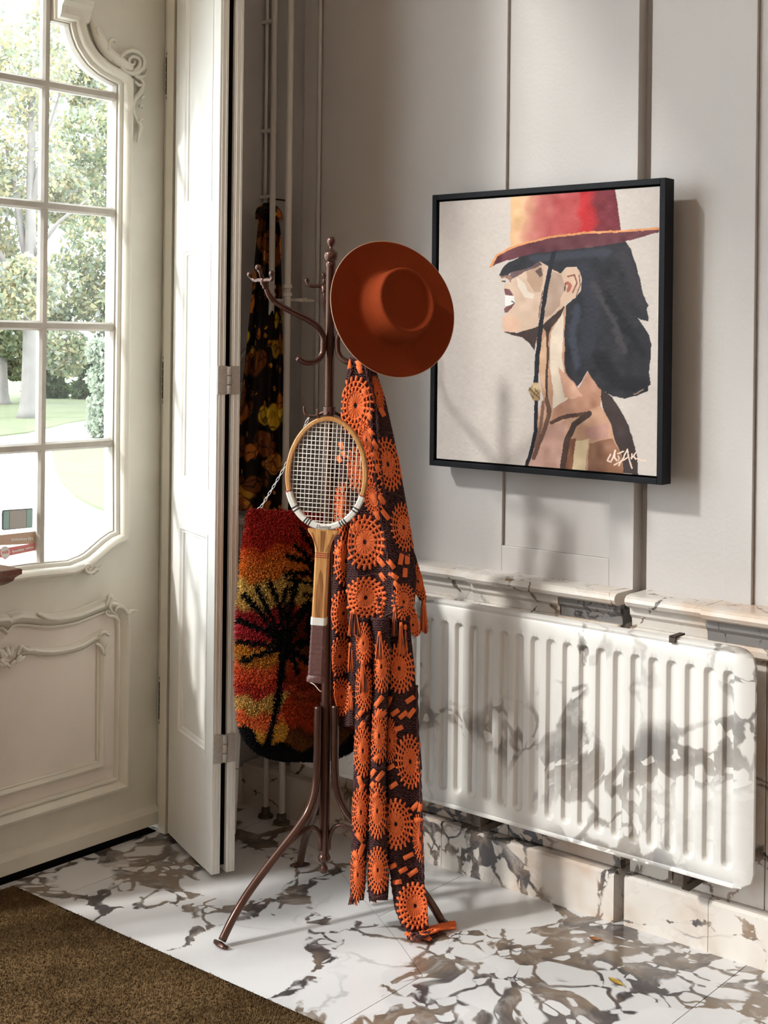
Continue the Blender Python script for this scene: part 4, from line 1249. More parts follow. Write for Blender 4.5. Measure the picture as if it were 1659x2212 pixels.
def tube_depth(d0, rad_):
    def f(u, v, l, r):
        xi = np.clip((u - (l + r) / 2) / ((r - l) / 2 + 1e-6), -1, 1)
        return np.interp(v, [1350, 2040], d0) - rad_ * np.sqrt(np.clip(1 - xi * xi, 0, 1)) + .002 * np.sin(v / 31. + l)
    return f
S_back = Sheet([985, 1060, 1200, 1320, 1420, 1500, 1570], [728, 722, 722, 716, 718, 722, 738], [775, 790, 795, 790, 785, 775, 765], lambda u, v, l, r: 3.565 + .012 * np.cos((u - 740) / 8. + v / 120.))
S_top = Sheet([772, 800, 860, 940, 1000, 1100, 1180, 1250, 1300, 1345], [756, 750, 740, 736, 752, 760, 752, 748, 750, 752], [800, 812, 832, 850, 862, 880, 893, 900, 896, 884],
              ridge_depth([770, 900, 1000, 1100, 1170, 1250, 1350], [786, 800, 810, 824, 838, 852, 862], [3.490, 3.492, 3.462, 3.43], .75, 1.05))
S_tip = Sheet([1170, 1200, 1250, 1290, 1302], [862, 868, 880, 902, 914], [884, 898, 912, 920, 920], lambda u, v, l, r: 3.542 + (u - 880) * .0003)
S_mid = Sheet([1290, 1340, 1372], [815, 820, 830], [888, 903, 906], lambda u, v, l, r: 3.50 + .006 * np.cos(u / 9.))
S_A = Sheet([1335, 1400, 1500, 1600, 1700, 1800, 1900, 1945], [768, 770, 768, 766, 763, 760, 757, 756], [800, 806, 806, 803, 800, 795, 790, 786], tube_depth([3.475, 3.475], .034))
S_B = Sheet([1335, 1400, 1500, 1600, 1700, 1800, 1900, 1945], [800, 808, 805, 800, 796, 795, 794, 797], [842, 845, 838, 834, 834, 836, 840, 838], tube_depth([3.470, 3.465], .036))
S_C = Sheet([1330, 1450, 1600, 1750, 1850, 1900, 1960, 2000, 2026], [832, 834, 832, 833, 836, 845, 852, 868, 890], [884, 896, 904, 912, 915, 916, 922, 926, 930],
            lambda u, v, l, r: np.interp(v, [1330, 1900, 2026], [3.475, 3.462, 3.432]) + .006 * np.cos((u - l) / 13. + v / 210.) + (r - u) * -.00022 + .03 * np.exp(-(u - l) / 7.))
for s_, nu_, nv_ in ((S_back, 24, 90), (S_top, 60, 150), (S_tip, 16, 60), (S_mid, 24, 30), (S_A, 24, 120), (S_B, 24, 120), (S_C, 40, 140)):
    s_.build(nu_, nv_)
def ground_stitches(s_, gap_=5.2):
    m = MB()
    v = s_.vs[0] + 4
    row = 0
    while v < s_.vs[-1] - 3:
        l, r = s_.lr(v)
        n_ = max(6, int((r - l) / 2.1))
        us = np.linspace(l + .5, r - .5, n_)
        ph = row * 1.1
        vv = v + 1.9 * np.sin(np.arange(n_) * 1.55 + ph)
        P_ = s_.p(us, vv, .0028 + .0012 * np.cos(np.arange(n_) * 1.55 + ph))
        m.tube(list(P_), .0019, 5)
        v += gap_; row += 1
    tag(obj('crochet_ground', m, M['ybrown'], blk, True, False), kind='stuff')
for s_ in (S_back, S_top, S_tip, S_mid, S_A, S_B, S_C):
    ground_stitches(s_)
SHEETS = {'back': S_back, 'top': S_top, 'tip': S_tip, 'mid': S_mid, 'A': S_A, 'B': S_B, 'C': S_C}
def medallion(sheet, uc, vc, ru, rv, rot=0.0, n=18):
    s = SHEETS[sheet]
    ca, sa = math.cos(rot), math.sin(rot)
    lo, hi = s.vs[0] - 3, s.vs[-1] + 3
    ph0 = random.random()
    def uvp(r, th):
        x, y = ru * r * math.cos(th), rv * r * math.sin(th)
        return uc + x * ca - y * sa, vc + x * sa + y * ca
    def ok(u, v):
        l, r = s.lr(v)
        return l - 3 <= u <= r + 3 and lo <= v <= hi
    def P(r, th, lift):
        u, v = uvp(r, th)
        l, rr = s.lr(v)
        return s.p(min(max(u, l), rr), v, lift)
    m = MB()
    # solid centre with a hole and radial ridges
    ns, rs = 3 * n, [.09, .14, .24, .36, .46]
    vs, okv = [], []
    for i, r in enumerate(rs):
        for k in range(ns):
            th = 2 * math.pi * k / ns
            vs.append(P(r, th, .004 + (.0022 if k % 3 else .0004) + (.001 if i in (1, 2) else 0)))
            okv.append(ok(*uvp(r, th)))
    fs = []
    for i in range(len(rs) - 1):
        for k in range(ns):
            q = (i * ns + k, i * ns + (k + 1) % ns, (i + 1) * ns + (k + 1) % ns, (i + 1) * ns + k)
            if all(okv[j] for j in q): fs.append(q)
    m.add(vs, fs)
    yr = min(ru, rv) * .00118
    def strand(a, b, w, lift=.0055):
        if ok(*uvp(*a)) and ok(*uvp(*b)):
            mid_ = ((a[0] + b[0]) / 2, (a[1] + b[1]) / 2)
            m.tube([P(*a, lift - .001), P(*mid_, lift + .0012), P(*b, lift - .001)], [w, w * 1.1, w], 5)
    for (r0, r1, cnt, wf) in ((.46, .62, n, .066), (.64, .80, n + 2, .072), (.82, 1.0, n + 4, .074)):
        for k in range(cnt):
            th = 2 * math.pi * (k + ph0) / cnt
            strand((r0, th), (r1, th + .05), max(.0013, yr * wf))
    for r in (.47, .635, .81):
        steps = 40
        run = []
        for k in range(steps + 1):
            th = 2 * math.pi * k / steps
            if ok(*uvp(r, th)): run.append(P(r, th, .0055))
            else:
                if len(run) > 1: m.tube(run, max(.0012, yr * .052), 5)
                run = []
        if len(run) > 1: m.tube(run, max(.0012, yr * .052), 5)
    return obj('medallion', m, M['yorange'], blk, True, False)
for a in (('top', 768, 876, 40, 64, .05), ('top', 838, 1003, 32, 60, -.18), ('top', 788, 1171, 46, 60, -.05), ('top', 790, 1291, 46, 46, 0), ('top', 872, 1139, 28, 54, -.12),
          ('top', 778, 1010, 34, 52, .1), ('top', 792, 950, 17, 40, -.2), ('top', 806, 1075, 22, 40, -.2), ('tip', 903, 1256, 22, 44, -.3), ('mid', 856, 1318, 38, 38, 0), ('mid', 892, 1350, 28, 32, 0), ('top', 872, 1300, 26, 40, 0), ('top', 815, 850, 14, 40, -.2),
          ('back', 744, 1100, 28, 60, 0), ('back', 748, 1212, 30, 56, 0), ('back', 742, 1325, 32, 50, 0), ('back', 734, 1418, 28, 44, .2), ('back', 738, 1505, 26, 42, 0),
          ('A', 785, 1390, 24, 46, 0), ('A', 787, 1488, 24, 50, 0), ('A', 784, 1622, 24, 58, 0), ('A', 780, 1755, 24, 56, 0), ('A', 773, 1890, 20, 56, 0),
          ('B', 824, 1440, 24, 58, 0), ('B', 819, 1590, 24, 60, 0), ('B', 815, 1752, 25, 62, 0), ('B', 816, 1880, 26, 52, 0),
          ('C', 862, 1444, 34, 54, -.1), ('C', 886, 1645, 32, 60, -.06), ('C', 855, 1780, 38, 56, -.05), ('C', 908, 1812, 18, 54, -.1), ('C', 897, 1957, 41, 52, -.1), ('C', 842, 1600, 17, 50, 0)):
    medallion(*a)
def strap(sheet, u, v, ang, hl=9.5, hw=5.2):
    s = SHEETS[sheet]
    ca, sa = math.cos(ang), math.sin(ang)
    rows = []
    for x in np.linspace(-hl, hl, 5):
        arch = .0042 * (1 - (x / hl) ** 2)
        row = []
        for y, dz in ((-hw, 0), (-hw * .6, .0022), (hw * .6, .0022), (hw, 0)):
            uu, vv = u + x * ca - y * sa, v + x * sa + y * ca
            l, r = s.lr(vv)
            row.append(s.p(min(max(uu, l - 1), r + 1), vv, .004 + arch + dz))
        rows.append(row)
    vs = [p for r in rows for p in r]
    fs = [(i * 4 + k, i * 4 + k + 1, (i + 1) * 4 + k + 1, (i + 1) * 4 + k) for i in range(4) for k in range(3)]
    obj('woven_strap', MB().add(vs, fs), M['yorange'], blk, True, False)
def c4(x, y): return 700 + x / 3.456, 760 + y / 3.456
def c5(x, y): return 700 + x / 3.0728, 1340 + y / 3.0728
for x, y, a, hl in ((435, 450, 1.1, 10), (350, 600, 1.0, 9), (378, 690, 1.0, 12), (375, 770, 1.0, 9), (430, 1100, .9, 13), (458, 1215, .9, 13), (395, 1220, 1.1, 11), (372, 1095, 1.2, 12), (215, 1315, 1.3, 10), (250, 1300, 1.3, 9),
                 (425, 1572, .9, 11), (500, 1585, .9, 12), (435, 1680, .9, 10), (518, 1672, .6, 12), (575, 1545, 1.75, 13), (622, 1548, 1.6, 11), (605, 1648, 1.6, 10), (400, 870, 1.2, 9), (300, 300, 1.2, 10), (265, 130, 1.2, 9), (340, 480, 1.2, 9),
                 (540, 1740, .8, 10), (260, 95, 1.1, 10), (185, 90, 1.4, 10)):
    strap('top', *c4(x, y), a, hl)
for x, y in ((200, 728), (150, 765), (238, 822), (190, 855), (130, 700), (105, 1490), (128, 1445), (122, 1560), (110, 800)):
    strap('back', *c4(x, y), 1.0, 8)
for sh_, x, y, a, hl in (('B', 362, 540, -.9, 15), ('B', 385, 625, -.6, 14), ('C', 425, 545, -1.2, 14), ('C', 572, 525, -.6, 11), ('C', 472, 612, -.6, 10), ('C', 525, 628, -.7, 11), ('C', 580, 615, -.9, 12), ('C', 495, 718, -.4, 10),
                      ('B', 345, 915, -.6, 12), ('B', 372, 1035, -.9, 13), ('B', 320, 1015, -.9, 10), ('B', 312, 1100, -.8, 10), ('C', 440, 975, -.5, 10), ('C', 460, 1095, -.6, 10), ('C', 605, 1235, -.8, 11), ('C', 640, 1240, -1.3, 11),
                      ('C', 625, 1325, -.2, 9), ('C', 560, 1565, -.45, 12), ('C', 455, 1632, -.5, 9), ('C', 525, 1658, -.5, 10), ('C', 590, 1675, -.6, 12), ('C', 485, 1738, -.15, 10), ('A', 235, 1440, .9, 12), ('A', 248, 1525, -1.2, 15),
                      ('A', 205, 1555, .9, 9), ('A', 240, 1070, 1.2, 13), ('A', 235, 625, -.9, 12), ('A', 250, 1110, -1.2, 10), ('B', 360, 620, -1.2, 10), ('B', 345, 1160, -.8, 9), ('A', 215, 1620, 1.2, 9), ('A', 255, 690, -1.1, 9)):
    strap(sh_, *c5(x, y), a, hl)
# braided brown cords that border the medallions
def cord(sheet, pts, w=.0026, name='braid'):
    s = SHEETS[sheet]
    P = smooth_path([(float(u), float(v)) for u, v in pts], 8)
    A = [s.p(u, v, .005 + .0018 * math.sin(i * 1.6)) + RT * .0022 * math.cos(i * 1.6) for i, (u, v) in enumerate(P)]
    B = [s.p(u, v, .005 - .0018 * math.sin(i * 1.6)) - RT * .0022 * math.cos(i * 1.6) for i, (u, v) in enumerate(P)]
    obj(name, MB().tube(A, w, 6).tube(B, w, 6), M['ybrown'], blk, True, False)
for sh_, pts in (('top', [(790, 790), (800, 850), (803, 920), (808, 1000), (818, 1080), (830, 1160), (845, 1240), (858, 1330)]), ('top', [(797, 800), (812, 880), (818, 960), (826, 1040), (834, 1100)]), ('top', [(762, 790), (752, 830), (756, 812)]),
                 ('top', [(760, 1120), (770, 1235), (812, 1240), (840, 1255)]), ('top', [(752, 1335), (790, 1340), (830, 1332), (870, 1310)]), ('top', [(822, 1060), (850, 1065), (872, 1078)]), ('top', [(858, 1190), (880, 1200), (893, 1215)]),
                 ('A', [(772, 1540), (786, 1560), (795, 1545)]), ('A', [(768, 1680), (782, 1690), (797, 1680)]), ('B', [(805, 1640), (820, 1660), (834, 1640)]), ('B', [(800, 1700), (815, 1715), (832, 1700)]), ('C', [(900, 1480), (903, 1600), (908, 1700), (911, 1800), (914, 1900)]),
                 ('C', [(846, 1900), (856, 1960), (870, 2000)]), ('B', [(796, 1925), (812, 1938), (834, 1930)])):
    cord(sh_, pts)
def tassel(u, v0, v1, D, wpx, name='tassel', dark=.4, n=12):
    m1, m2 = MB(), MB()
    top = at(u, v0, D)
    for i in range(n):
        x = (i / (n - 1) - .5) * wpx
        pts = smooth_path([top + RT * x * .0005, at(u + x * .7, v0 + (v1 - v0) * .3, D - .004 * random.random()), at(u + x * (1 + .3 * random.random()), v1 - random.uniform(0, 8), D + random.uniform(-.006, .004))], 3)
        (m2 if random.random() < dark else m1).tube(pts, .0014, 5)
    m1.tube([at(u, v0 - 6, D), at(u, v0 + 4, D)], [.004, .005], 8)
    t = obj(name, m1, M['yorange'], blk, True, False)
    if m2.v: obj('dark_strands', m2, M['ybrown'], t, True, False)
tassel(915, 1302, 1370, 3.54, 16, dark=.5)
tassel(765, 1322, 1376, 3.44, 24, n=18, dark=.3)
tassel(853, 1318, 1375, 3.455, 10); tassel(866, 1350, 1418, 3.455, 10); tassel(875, 1355, 1420, 3.46, 8)
tassel(784, 1432, 1498, 3.43, 14, dark=.2); tassel(820, 1370, 1425, 3.425, 14, dark=.4)
tassel(757, 1395, 1455, 3.53, 10, dark=.1, n=6); tassel(757, 1488, 1540, 3.54, 8, dark=.1, n=5)
tassel(905, 1610, 1665, 3.475, 9, dark=.9); tassel(764, 1928, 1956, 3.46, 20, dark=.4, n=12); tassel(806, 1925, 1952, 3.46, 12, dark=.8, n=8)
# tail lying on the floor
for mt_, n_, (ua, va), (ub2, vb2), (uc2, vc2), hgt in ((M['yorange'], 30, (905, 2020), (938, 2007), (968, 1999), .016), (M['ybrown'], 20, (888, 2024), (915, 2020), (944, 2008), .016), (M['yorange'], 12, (884, 2018), (896, 2026), (918, 2024), .010)):
    tail = MB()
    for i in range(n_):
        r_ = random.uniform
        pts = [on(ua + r_(-10, 12), va + r_(-8, 7), 'Z', .006 + r_(0, .010)), on((ua + ub2) / 2 + r_(-6, 6), (va + vb2) / 2 + r_(-8, 8), 'Z', .005 + r_(0, hgt)), on(ub2 + r_(-8, 8), vb2 + r_(-9, 9), 'Z', .004 + r_(0, hgt)), on(uc2 + r_(-8, 18), vc2 + r_(-9, 8), 'Z', .004 + r_(0, .006))]
        tail.tube(smooth_path(pts, 4), .0026, 6)
    obj('floor_tail', tail, mt_, blk, True, False)

# ================================================================== PAINTING
PX0, PX1, PZ0, PZ1, PYF, PYB = 0.783, 1.530, 1.143, 1.921, 0.0, 0.046
pic = thing('framed_painting', ((PX0 + PX1) / 2, PYB, PZ0), 'framed painting of a dark-haired figure in a red hat seen from the side', 'painting')
fw_ = 0.0155
fr = MB()
fr.box((PX0, PYF, PZ0), (PX0 + fw_, PYB, PZ1), .0015); fr.box((PX1 - fw_, PYF, PZ0), (PX1, PYB, PZ1), .0015)
obj('frame_side', MB().box((PX0, PYF, PZ0), (PX0 + fw_, PYB, PZ1), .0012), M['black'], pic)
obj('frame_side', MB().box((PX1 - fw_, PYF, PZ0), (PX1, PYB, PZ1), .0012), M['black'], pic)
obj('frame_rail', MB().box((PX0 + fw_, PYF, PZ0), (PX1 - fw_, PYB, PZ0 + fw_), .0012), M['black'], pic)
obj('frame_rail', MB().box((PX0 + fw_, PYF, PZ1 - fw_), (PX1 - fw_, PYB, PZ1), .0012), M['black'], pic)
obj('backing', MB().box((PX0 + fw_ - .002, 0.034, PZ0 + fw_ - .002), (PX1 - fw_ + .002, 0.044, PZ1 - fw_ + .002)), M['black'], pic)
obj('wall_spacer', MB().box((1.10, 0.0445, 1.80), (1.22, 0.0795, 1.84)), M['black'], pic)
cx0, cx1, cz0, cz1 = PX0 + fw_ + .005, PX1 - fw_ - .005, PZ0 + fw_ + .005, PZ1 - fw_ - .005
NX, NZ = 440, 460
gx, gz = np.meshgrid(np.linspace(0, 1, NX), np.linspace(0, 1, NZ), indexing='ij')   # gz: 0 = top
# homography canvas square -> crop coordinates in which the picture was traced
quad = [(123, 192), (1470, 97), (1440, 1872), (95, 1765)]
def homog(q):
    A, b = [], []
    for (x, y), (X, Y) in zip([(0, 0), (1, 0), (1, 1), (0, 1)], q):
        A.append([x, y, 1, 0, 0, 0, -X * x, -X * y]); b.append(X)
        A.append([0, 0, 0, x, y, 1, -Y * x, -Y * y]); b.append(Y)
    return np.append(np.linalg.solve(np.array(A, float), np.array(b, float)), 1).reshape(3, 3)
Hm = homog(quad)
w_ = Hm[2, 0] * gx + Hm[2, 1] * gz + 1
CXp = (Hm[0, 0] * gx + Hm[0, 1] * gz + Hm[0, 2]) / w_
CYp = (Hm[1, 0] * gx + Hm[1, 1] * gz + Hm[1, 2]) / w_
def snoise(n, m, cells, seed):
    r = np.random.default_rng(seed)
    g = r.normal(0, 1, (cells + 2, cells + 2))
    x = np.linspace(0, cells, n); y = np.linspace(0, cells, m)
    i, j = np.minimum(x.astype(int), cells), np.minimum(y.astype(int), cells)
    fx, fy = (x - i)[:, None], (y - j)[None]
    fx, fy = fx * fx * (3 - 2 * fx), fy * fy * (3 - 2 * fy)
    return g[i][:, j] * (1 - fx) * (1 - fy) + g[i + 1][:, j] * fx * (1 - fy) + g[i][:, j + 1] * (1 - fx) * fy + g[i + 1][:, j + 1] * fx * fy
wobx = snoise(NX, NZ, 60, 1) * 1.4; woby = snoise(NX, NZ, 60, 2) * 1.4
X_, Y_ = CXp + wobx, CYp + woby
img = np.empty((NX, NZ, 3)); img[:] = (216, 205, 198)
img += (snoise(NX, NZ, 7, 3) * 2.5 + snoise(NX, NZ, 70, 4) * 1.8)[..., None]
def blob(poly, c, grad=None, noise=7, seed=5):
    m = in_poly(X_, Y_, poly)
    col = np.empty_like(img); col[:] = c
    if grad is not None:
        axis, stops = grad
        a = X_ if axis == 'x' else Y_
        if axis == 'xy': a = X_ + .15 * Y_
        for i in range(3): col[..., i] = np.interp(a + snoise(NX, NZ, 26, seed) * 24, [s[0] for s in stops], [s[1][i] for s in stops])
    col = col + (snoise(NX, NZ, 34, seed) * noise)[..., None]
    img[m] = col[m]
def stroke(pts, w, c, noise=4):
    m = dist_line(X_, Y_, pts) < w / 2
    img[m] = np.array(c, float) + (snoise(NX, NZ, 40, 9) * noise)[..., None][m]
hair = [(545, 560), (620, 525), (700, 505), (1000, 470), (1255, 430), (1290, 480), (1320, 560), (1345, 660), (1365, 760), (1398, 825), (1385, 845), (1398, 905), (1398, 922), (1350, 915), (1325, 900), (1370, 960), (1400, 1010), (1412, 1060), (1408, 1150), (1395, 1230), (1410, 1310), (1395, 1320), (1392, 1350), (1320, 1380), (1250, 1398), (1170, 1380), (1100, 1340), (1060, 1290), (1020, 1230), (985, 1290), (960, 1325), (920, 1280), (890, 1240), (880, 1180), (885, 1100), (880, 1000), (890, 900), (895, 830), (940, 780), (985, 740), (990, 660), (960, 590), (900, 590), (860, 630), (820, 610), (760, 570), (735, 555), (660, 600), (600, 612), (560, 622), (540, 640), (500, 645), (485, 640), (505, 600), (525, 575)]
blob([(1090, 1330), (1170, 1385), (1220, 1460), (1270, 1560), (1300, 1660), (1325, 1760), (1328, 1870), (1225, 1850), (1180, 1650), (1120, 1480)], (64, 50, 47), noise=5)
blob([(690, 980), (755, 935), (850, 865), (895, 825), (890, 900), (883, 1000), (890, 1100), (885, 1180), (895, 1240), (925, 1285), (968, 1335), (990, 1290), (1020, 1235), (1065, 1290), (1105, 1345), (1100, 1440), (1130, 1490), (1165, 1560), (1185, 1650), (1232, 1750), (1240, 1860), (1000, 1840), (860, 1828), (630, 1812), (665, 1720), (697, 1600), (718, 1480), (750, 1400), (728, 1250), (718, 1100), (700, 1000)], (206, 160, 132), noise=9)
blob([(885, 1240), (925, 1285), (968, 1335), (990, 1290), (1020, 1235), (1065, 1290), (1100, 1345), (1098, 1440), (1000, 1480), (880, 1500), (800, 1530), (820, 1440), (900, 1400)], (192, 142, 118), noise=10)
blob([(1000, 1580), (1150, 1545), (1145, 1640), (1060, 1650), (1010, 1630)], (200, 150, 136))
blob([(940, 1660), (1030, 1645), (1012, 1760), (1006, 1840), (915, 1835)], (238, 212, 172))
blob([(1030, 1675), (1110, 1650), (1170, 1640), (1232, 1750), (1240, 1860), (1020, 1840)], (150, 105, 80), noise=12)
blob([(885, 1650), (950, 1640), (925, 1838), (860, 1828)], (140, 92, 66), noise=12)
blob([(700, 1640), (800, 1560), (890, 1530), (865, 1700), (850, 1828), (660, 1815)], (192, 150, 136), noise=9)
blob([(800, 990), (872, 870), (880, 900), (873, 1000), (868, 1150), (880, 1250), (930, 1320), (900, 1400), (830, 1445), (805, 1460), (812, 1350), (792, 1200)], (240, 222, 202), noise=6)
blob([(840, 1200), (880, 1240), (930, 1300), (990, 1380), (930, 1400), (880, 1390)], (222, 172, 146), noise=6)
blob([(720, 1100), (770, 1000), (790, 1200), (770, 1380), (735, 1280)], (228, 186, 152), noise=6)
stroke([(775, 960), (782, 1100), (770, 1300), (778, 1480)], 15, (84, 62, 52))
stroke([(770, 1400), (790, 1480), (760, 1580), (720, 1680), (690, 1760)], 26, (110, 80, 66))
stroke([(750, 1420), (735, 1560), (700, 1690)], 20, (130, 98, 84))
stroke([(800, 1545), (870, 1512), (960, 1496), (1030, 1488)], 24, (92, 66, 52))
stroke([(1030, 1490), (940, 1555), (895, 1650), (868, 1815)], 36, (76, 55, 46))
blob([(485, 650), (498, 690), (540, 692), (552, 665), (600, 615), (660, 600), (735, 555), (770, 575), (820, 605), (862, 630), (905, 590), (900, 700), (885, 740), (850, 800), (890, 820), (850, 872), (790, 905), (755, 945), (720, 962), (690, 977), (640, 992), (560, 992), (515, 986), (498, 950), (508, 910), (525, 880), (513, 850), (520, 830), (575, 815), (580, 790), (575, 770), (520, 760), (512, 720), (518, 700)], (224, 194, 172), noise=6)
blob([(650, 620), (720, 585), (757, 608), (752, 690), (737, 745), (700, 745), (660, 680)], (198, 164, 140))
blob([(780, 600), (862, 638), (888, 690), (872, 780), (850, 830), (800, 885), (755, 905), (770, 760)], (192, 164, 146))
blob([(590, 650), (640, 690), (660, 740), (700, 760), (690, 785), (640, 775), (600, 710)], (240, 224, 208), noise=3)
blob([(500, 900), (560, 880), (620, 930), (590, 985), (520, 985)], (232, 190, 165))
blob([(705, 615), (740, 590), (755, 640), (735, 655)], (110, 88, 84))
blob([(560, 620), (605, 610), (660, 598), (735, 555), (748, 578), (690, 600), (640, 622), (600, 645), (560, 665), (545, 650)], (112, 86, 88))
blob([(488, 640), (540, 636), (562, 650), (556, 688), (546, 668), (520, 652), (500, 660)], (150, 112, 96))
stroke([(503, 677), (522, 680)], 9, (30, 22, 22))
blob([(516, 722), (545, 728), (577, 768), (520, 757)], (124, 80, 82))
blob([(518, 758), (577, 770), (580, 808), (545, 836), (520, 828)], (246, 244, 242), noise=2)
stroke([(562, 800), (575, 812)], 8, (40, 30, 30))
blob([(512, 846), (530, 832), (580, 812), (562, 842), (535, 870), (517, 872)], (128, 84, 84))
blob([(505, 985), (600, 992), (700, 963), (755, 943), (800, 900), (885, 825), (865, 885), (805, 960), (785, 1005), (752, 965), (722, 1000), (705, 1060), (698, 1105), (672, 1060), (622, 1020), (560, 1008)], (72, 55, 52))
blob(hair, (44, 43, 50), None, 5)
for pts, w0, c in (([(1000, 600), (1060, 820), (1020, 1100)], 90, (54, 55, 66)), ([(1060, 700), (1180, 900), (1240, 1100)], 40, (70, 66, 70)), ([(1250, 520), (1320, 700), (1350, 800)], 70, (58, 54, 60)), ([(960, 840), (930, 1000), (960, 1200)], 40, (66, 70, 84)),
                  ([(1150, 760), (1250, 950), (1360, 1120)], 46, (32, 32, 38)), ([(1100, 1150), (1200, 1300), (1350, 1330)], 80, (28, 27, 32)), ([(700, 540), (900, 520), (1150, 500)], 44, (64, 66, 78)), ([(1300, 1370), (1360, 1340)], 8, (150, 130, 110))):
    al = np.clip(1.25 - dist_line(X_ + wobx * 4, Y_, pts) / (w0 * .75), 0, 1) * in_poly(X_, Y_, hair)
    al = (al * al * (3 - 2 * al))[..., None]
    img = img * (1 - al) + np.array(c, float) * al
blob([(880, 640), (900, 600), (940, 588), (975, 610), (992, 660), (985, 730), (950, 780), (910, 800), (880, 822), (855, 812), (860, 780), (880, 740)], (228, 194, 170), noise=4)
stroke([(905, 650), (945, 640), (962, 690), (935, 745)], 10, (150, 96, 80)); stroke([(900, 690), (920, 700), (905, 735)], 20, (186, 110, 90)); stroke([(888, 690), (884, 735)], 8, (80, 60, 56)); stroke([(975, 640), (982, 700), (955, 770)], 6, (110, 90, 86))
stroke([(825, 488), (792, 620), (765, 760), (738, 950), (716, 1150), (706, 1300)], 27, (32, 34, 44))
stroke([(708, 1405), (702, 1600), (672, 1730), (645, 1815)], 22, (30, 32, 42)); stroke([(750, 740), (725, 900)], 6, (120, 96, 88))
blob([(658, 1345), (690, 1300), (725, 1298), (736, 1350), (727, 1412), (690, 1408)], (176, 146, 104), noise=24)
for q in range(9): stroke([(665 + 7 * q, 1330 + (q * 37) % 60), (672 + 7 * q, 1345 + (q * 37) % 60)], 5, (52, 42, 34))
blob([(558, 150), (1195, 105), (1215, 230), (1230, 372), (1000, 382), (850, 402), (700, 432), (600, 462), (556, 480)], (190, 80, 84), ('xy', [(570, (242, 200, 150)), (680, (240, 190, 150)), (760, (214, 130, 118)), (860, (196, 92, 92)), (1000, (200, 84, 84)), (1040, (205, 40, 46)), (1090, (196, 44, 50)), (1130, (130, 46, 56)), (1250, (118, 42, 54))]), 7, 21)
brim = [(430, 597), (465, 525), (540, 480), (650, 440), (800, 405), (1000, 380), (1230, 370), (1400, 357), (1466, 352), (1464, 378), (1400, 396), (1250, 437), (1050, 470), (850, 490), (700, 507), (600, 532), (520, 555), (468, 572)]
blob(brim, (104, 54, 62), None, 8)
stroke([(432, 592), (470, 522), (540, 480), (650, 442), (800, 407), (1000, 382), (1230, 372), (1400, 359), (1464, 354)], 13, (232, 158, 104), 8)
def sg(pts): return [((1280 + x / 8.295 - 900) * 2.765, (950 + y / 8.295 - 360) * 2.765) for x, y in pts]
for p in ([(270, 440), (330, 325)], [(285, 440), (335, 462), (378, 370), (415, 250)], [(415, 250), (402, 390), (440, 440)], [(462, 305), (565, 265)], [(468, 350), (495, 395), (470, 430)], [(395, 515), (520, 450), (660, 375)], [(480, 525), (560, 400), (635, 225)], [(635, 225), (672, 420), (715, 575)], [(720, 310), (715, 400)], [(718, 380), (800, 280)], [(745, 345), (790, 400), (850, 395), (900, 438), (975, 435)]):
    stroke(sg(p), 8.5, (246, 218, 200))
img = np.clip(img, 0, 255)
Vp = np.stack([cx0 + gx * (cx1 - cx0), np.full_like(gx, 0.008) - .00012 * snoise(NX, NZ, 110, 31), cz1 - gz * (cz1 - cz0)], -1).reshape(-1, 3)
M['oil'] = vcol('oil_paint_on_canvas', 0.55)
fast('painted_canvas', Vp, grid_faces(NX, NZ)[:, ::-1], M['oil'], pic, False, (lin(img) * 0.74).reshape(-1, 3))
obj('canvas_stretcher', MB().box((cx0, 0.0095, cz0), (cx1, 0.0335, cz1)), M['gut'], pic)

# ================================================================== TABLE at the left edge, rug, leaves
M['mahog'] = wood('mahogany', (0.11, 0.030, 0.014), (0.20, 0.065, 0.03), (.3, 2, 2), 30)
TXc, TYc, TZ = 0.214, -0.982, 0.897
tb = thing('console_table', (0.13, -1.25, 0), 'dark wooden console table end with a moulded edge by the door', 'table')
tprof = [(0.0, 0.0), (0.0, -0.013), (-0.006, -0.017), (-0.012, -0.022), (-0.016, -0.031), (-0.026, -0.038), (-0.034, -0.042)]
def tlev(o, z):
    return [(0.056, TYc + o, z), (TXc + o, TYc + o, z), (TXc + o, -1.66, z), (0.056, -1.66, z)]
tvs, tfs = [], []
for o, dz in tprof: tvs += tlev(o, TZ + dz)
for i in range(len(tprof) - 1):
    for k in range(4):
        tfs.append((i * 4 + k, i * 4 + (k + 1) % 4, (i + 1) * 4 + (k + 1) % 4, (i + 1) * 4 + k))
tfs += [(0, 1, 2, 3), tuple((len(tprof) - 1) * 4 + k for k in range(4))]
k = NT('polished_table_top'); k.base((0.10, 0.05, 0.035)); k.rough(0.12); M['polish'] = k.m
obj('table_top', MB().add(tvs, tfs), M['mahog'], tb)
obj('polished_surface', MB().box((0.058, -1.655, TZ), (TXc - .003, TYc - .003, TZ + .0012)), M['polish'], tb)
obj('apron', MB().box((0.060, -1.63, TZ - .085), (TXc - .046, TYc - .046, TZ - .042), .003), M['mahog'], tb)
for x, y in ((0.075, -1.60), (TXc - .066, -1.60), (0.075, TYc - .068), (TXc - .066, TYc - .068)):
    obj('leg', MB().lathe([(.013, .0160), (.017, .03), (.012, .06), (.016, .30), (.021, .62), (.016, .66), (.021, .70), (.021, .8119)], 12, Matrix.Translation(Vector((x, y, 0)))), M['mahog'], tb, True, True, 40)

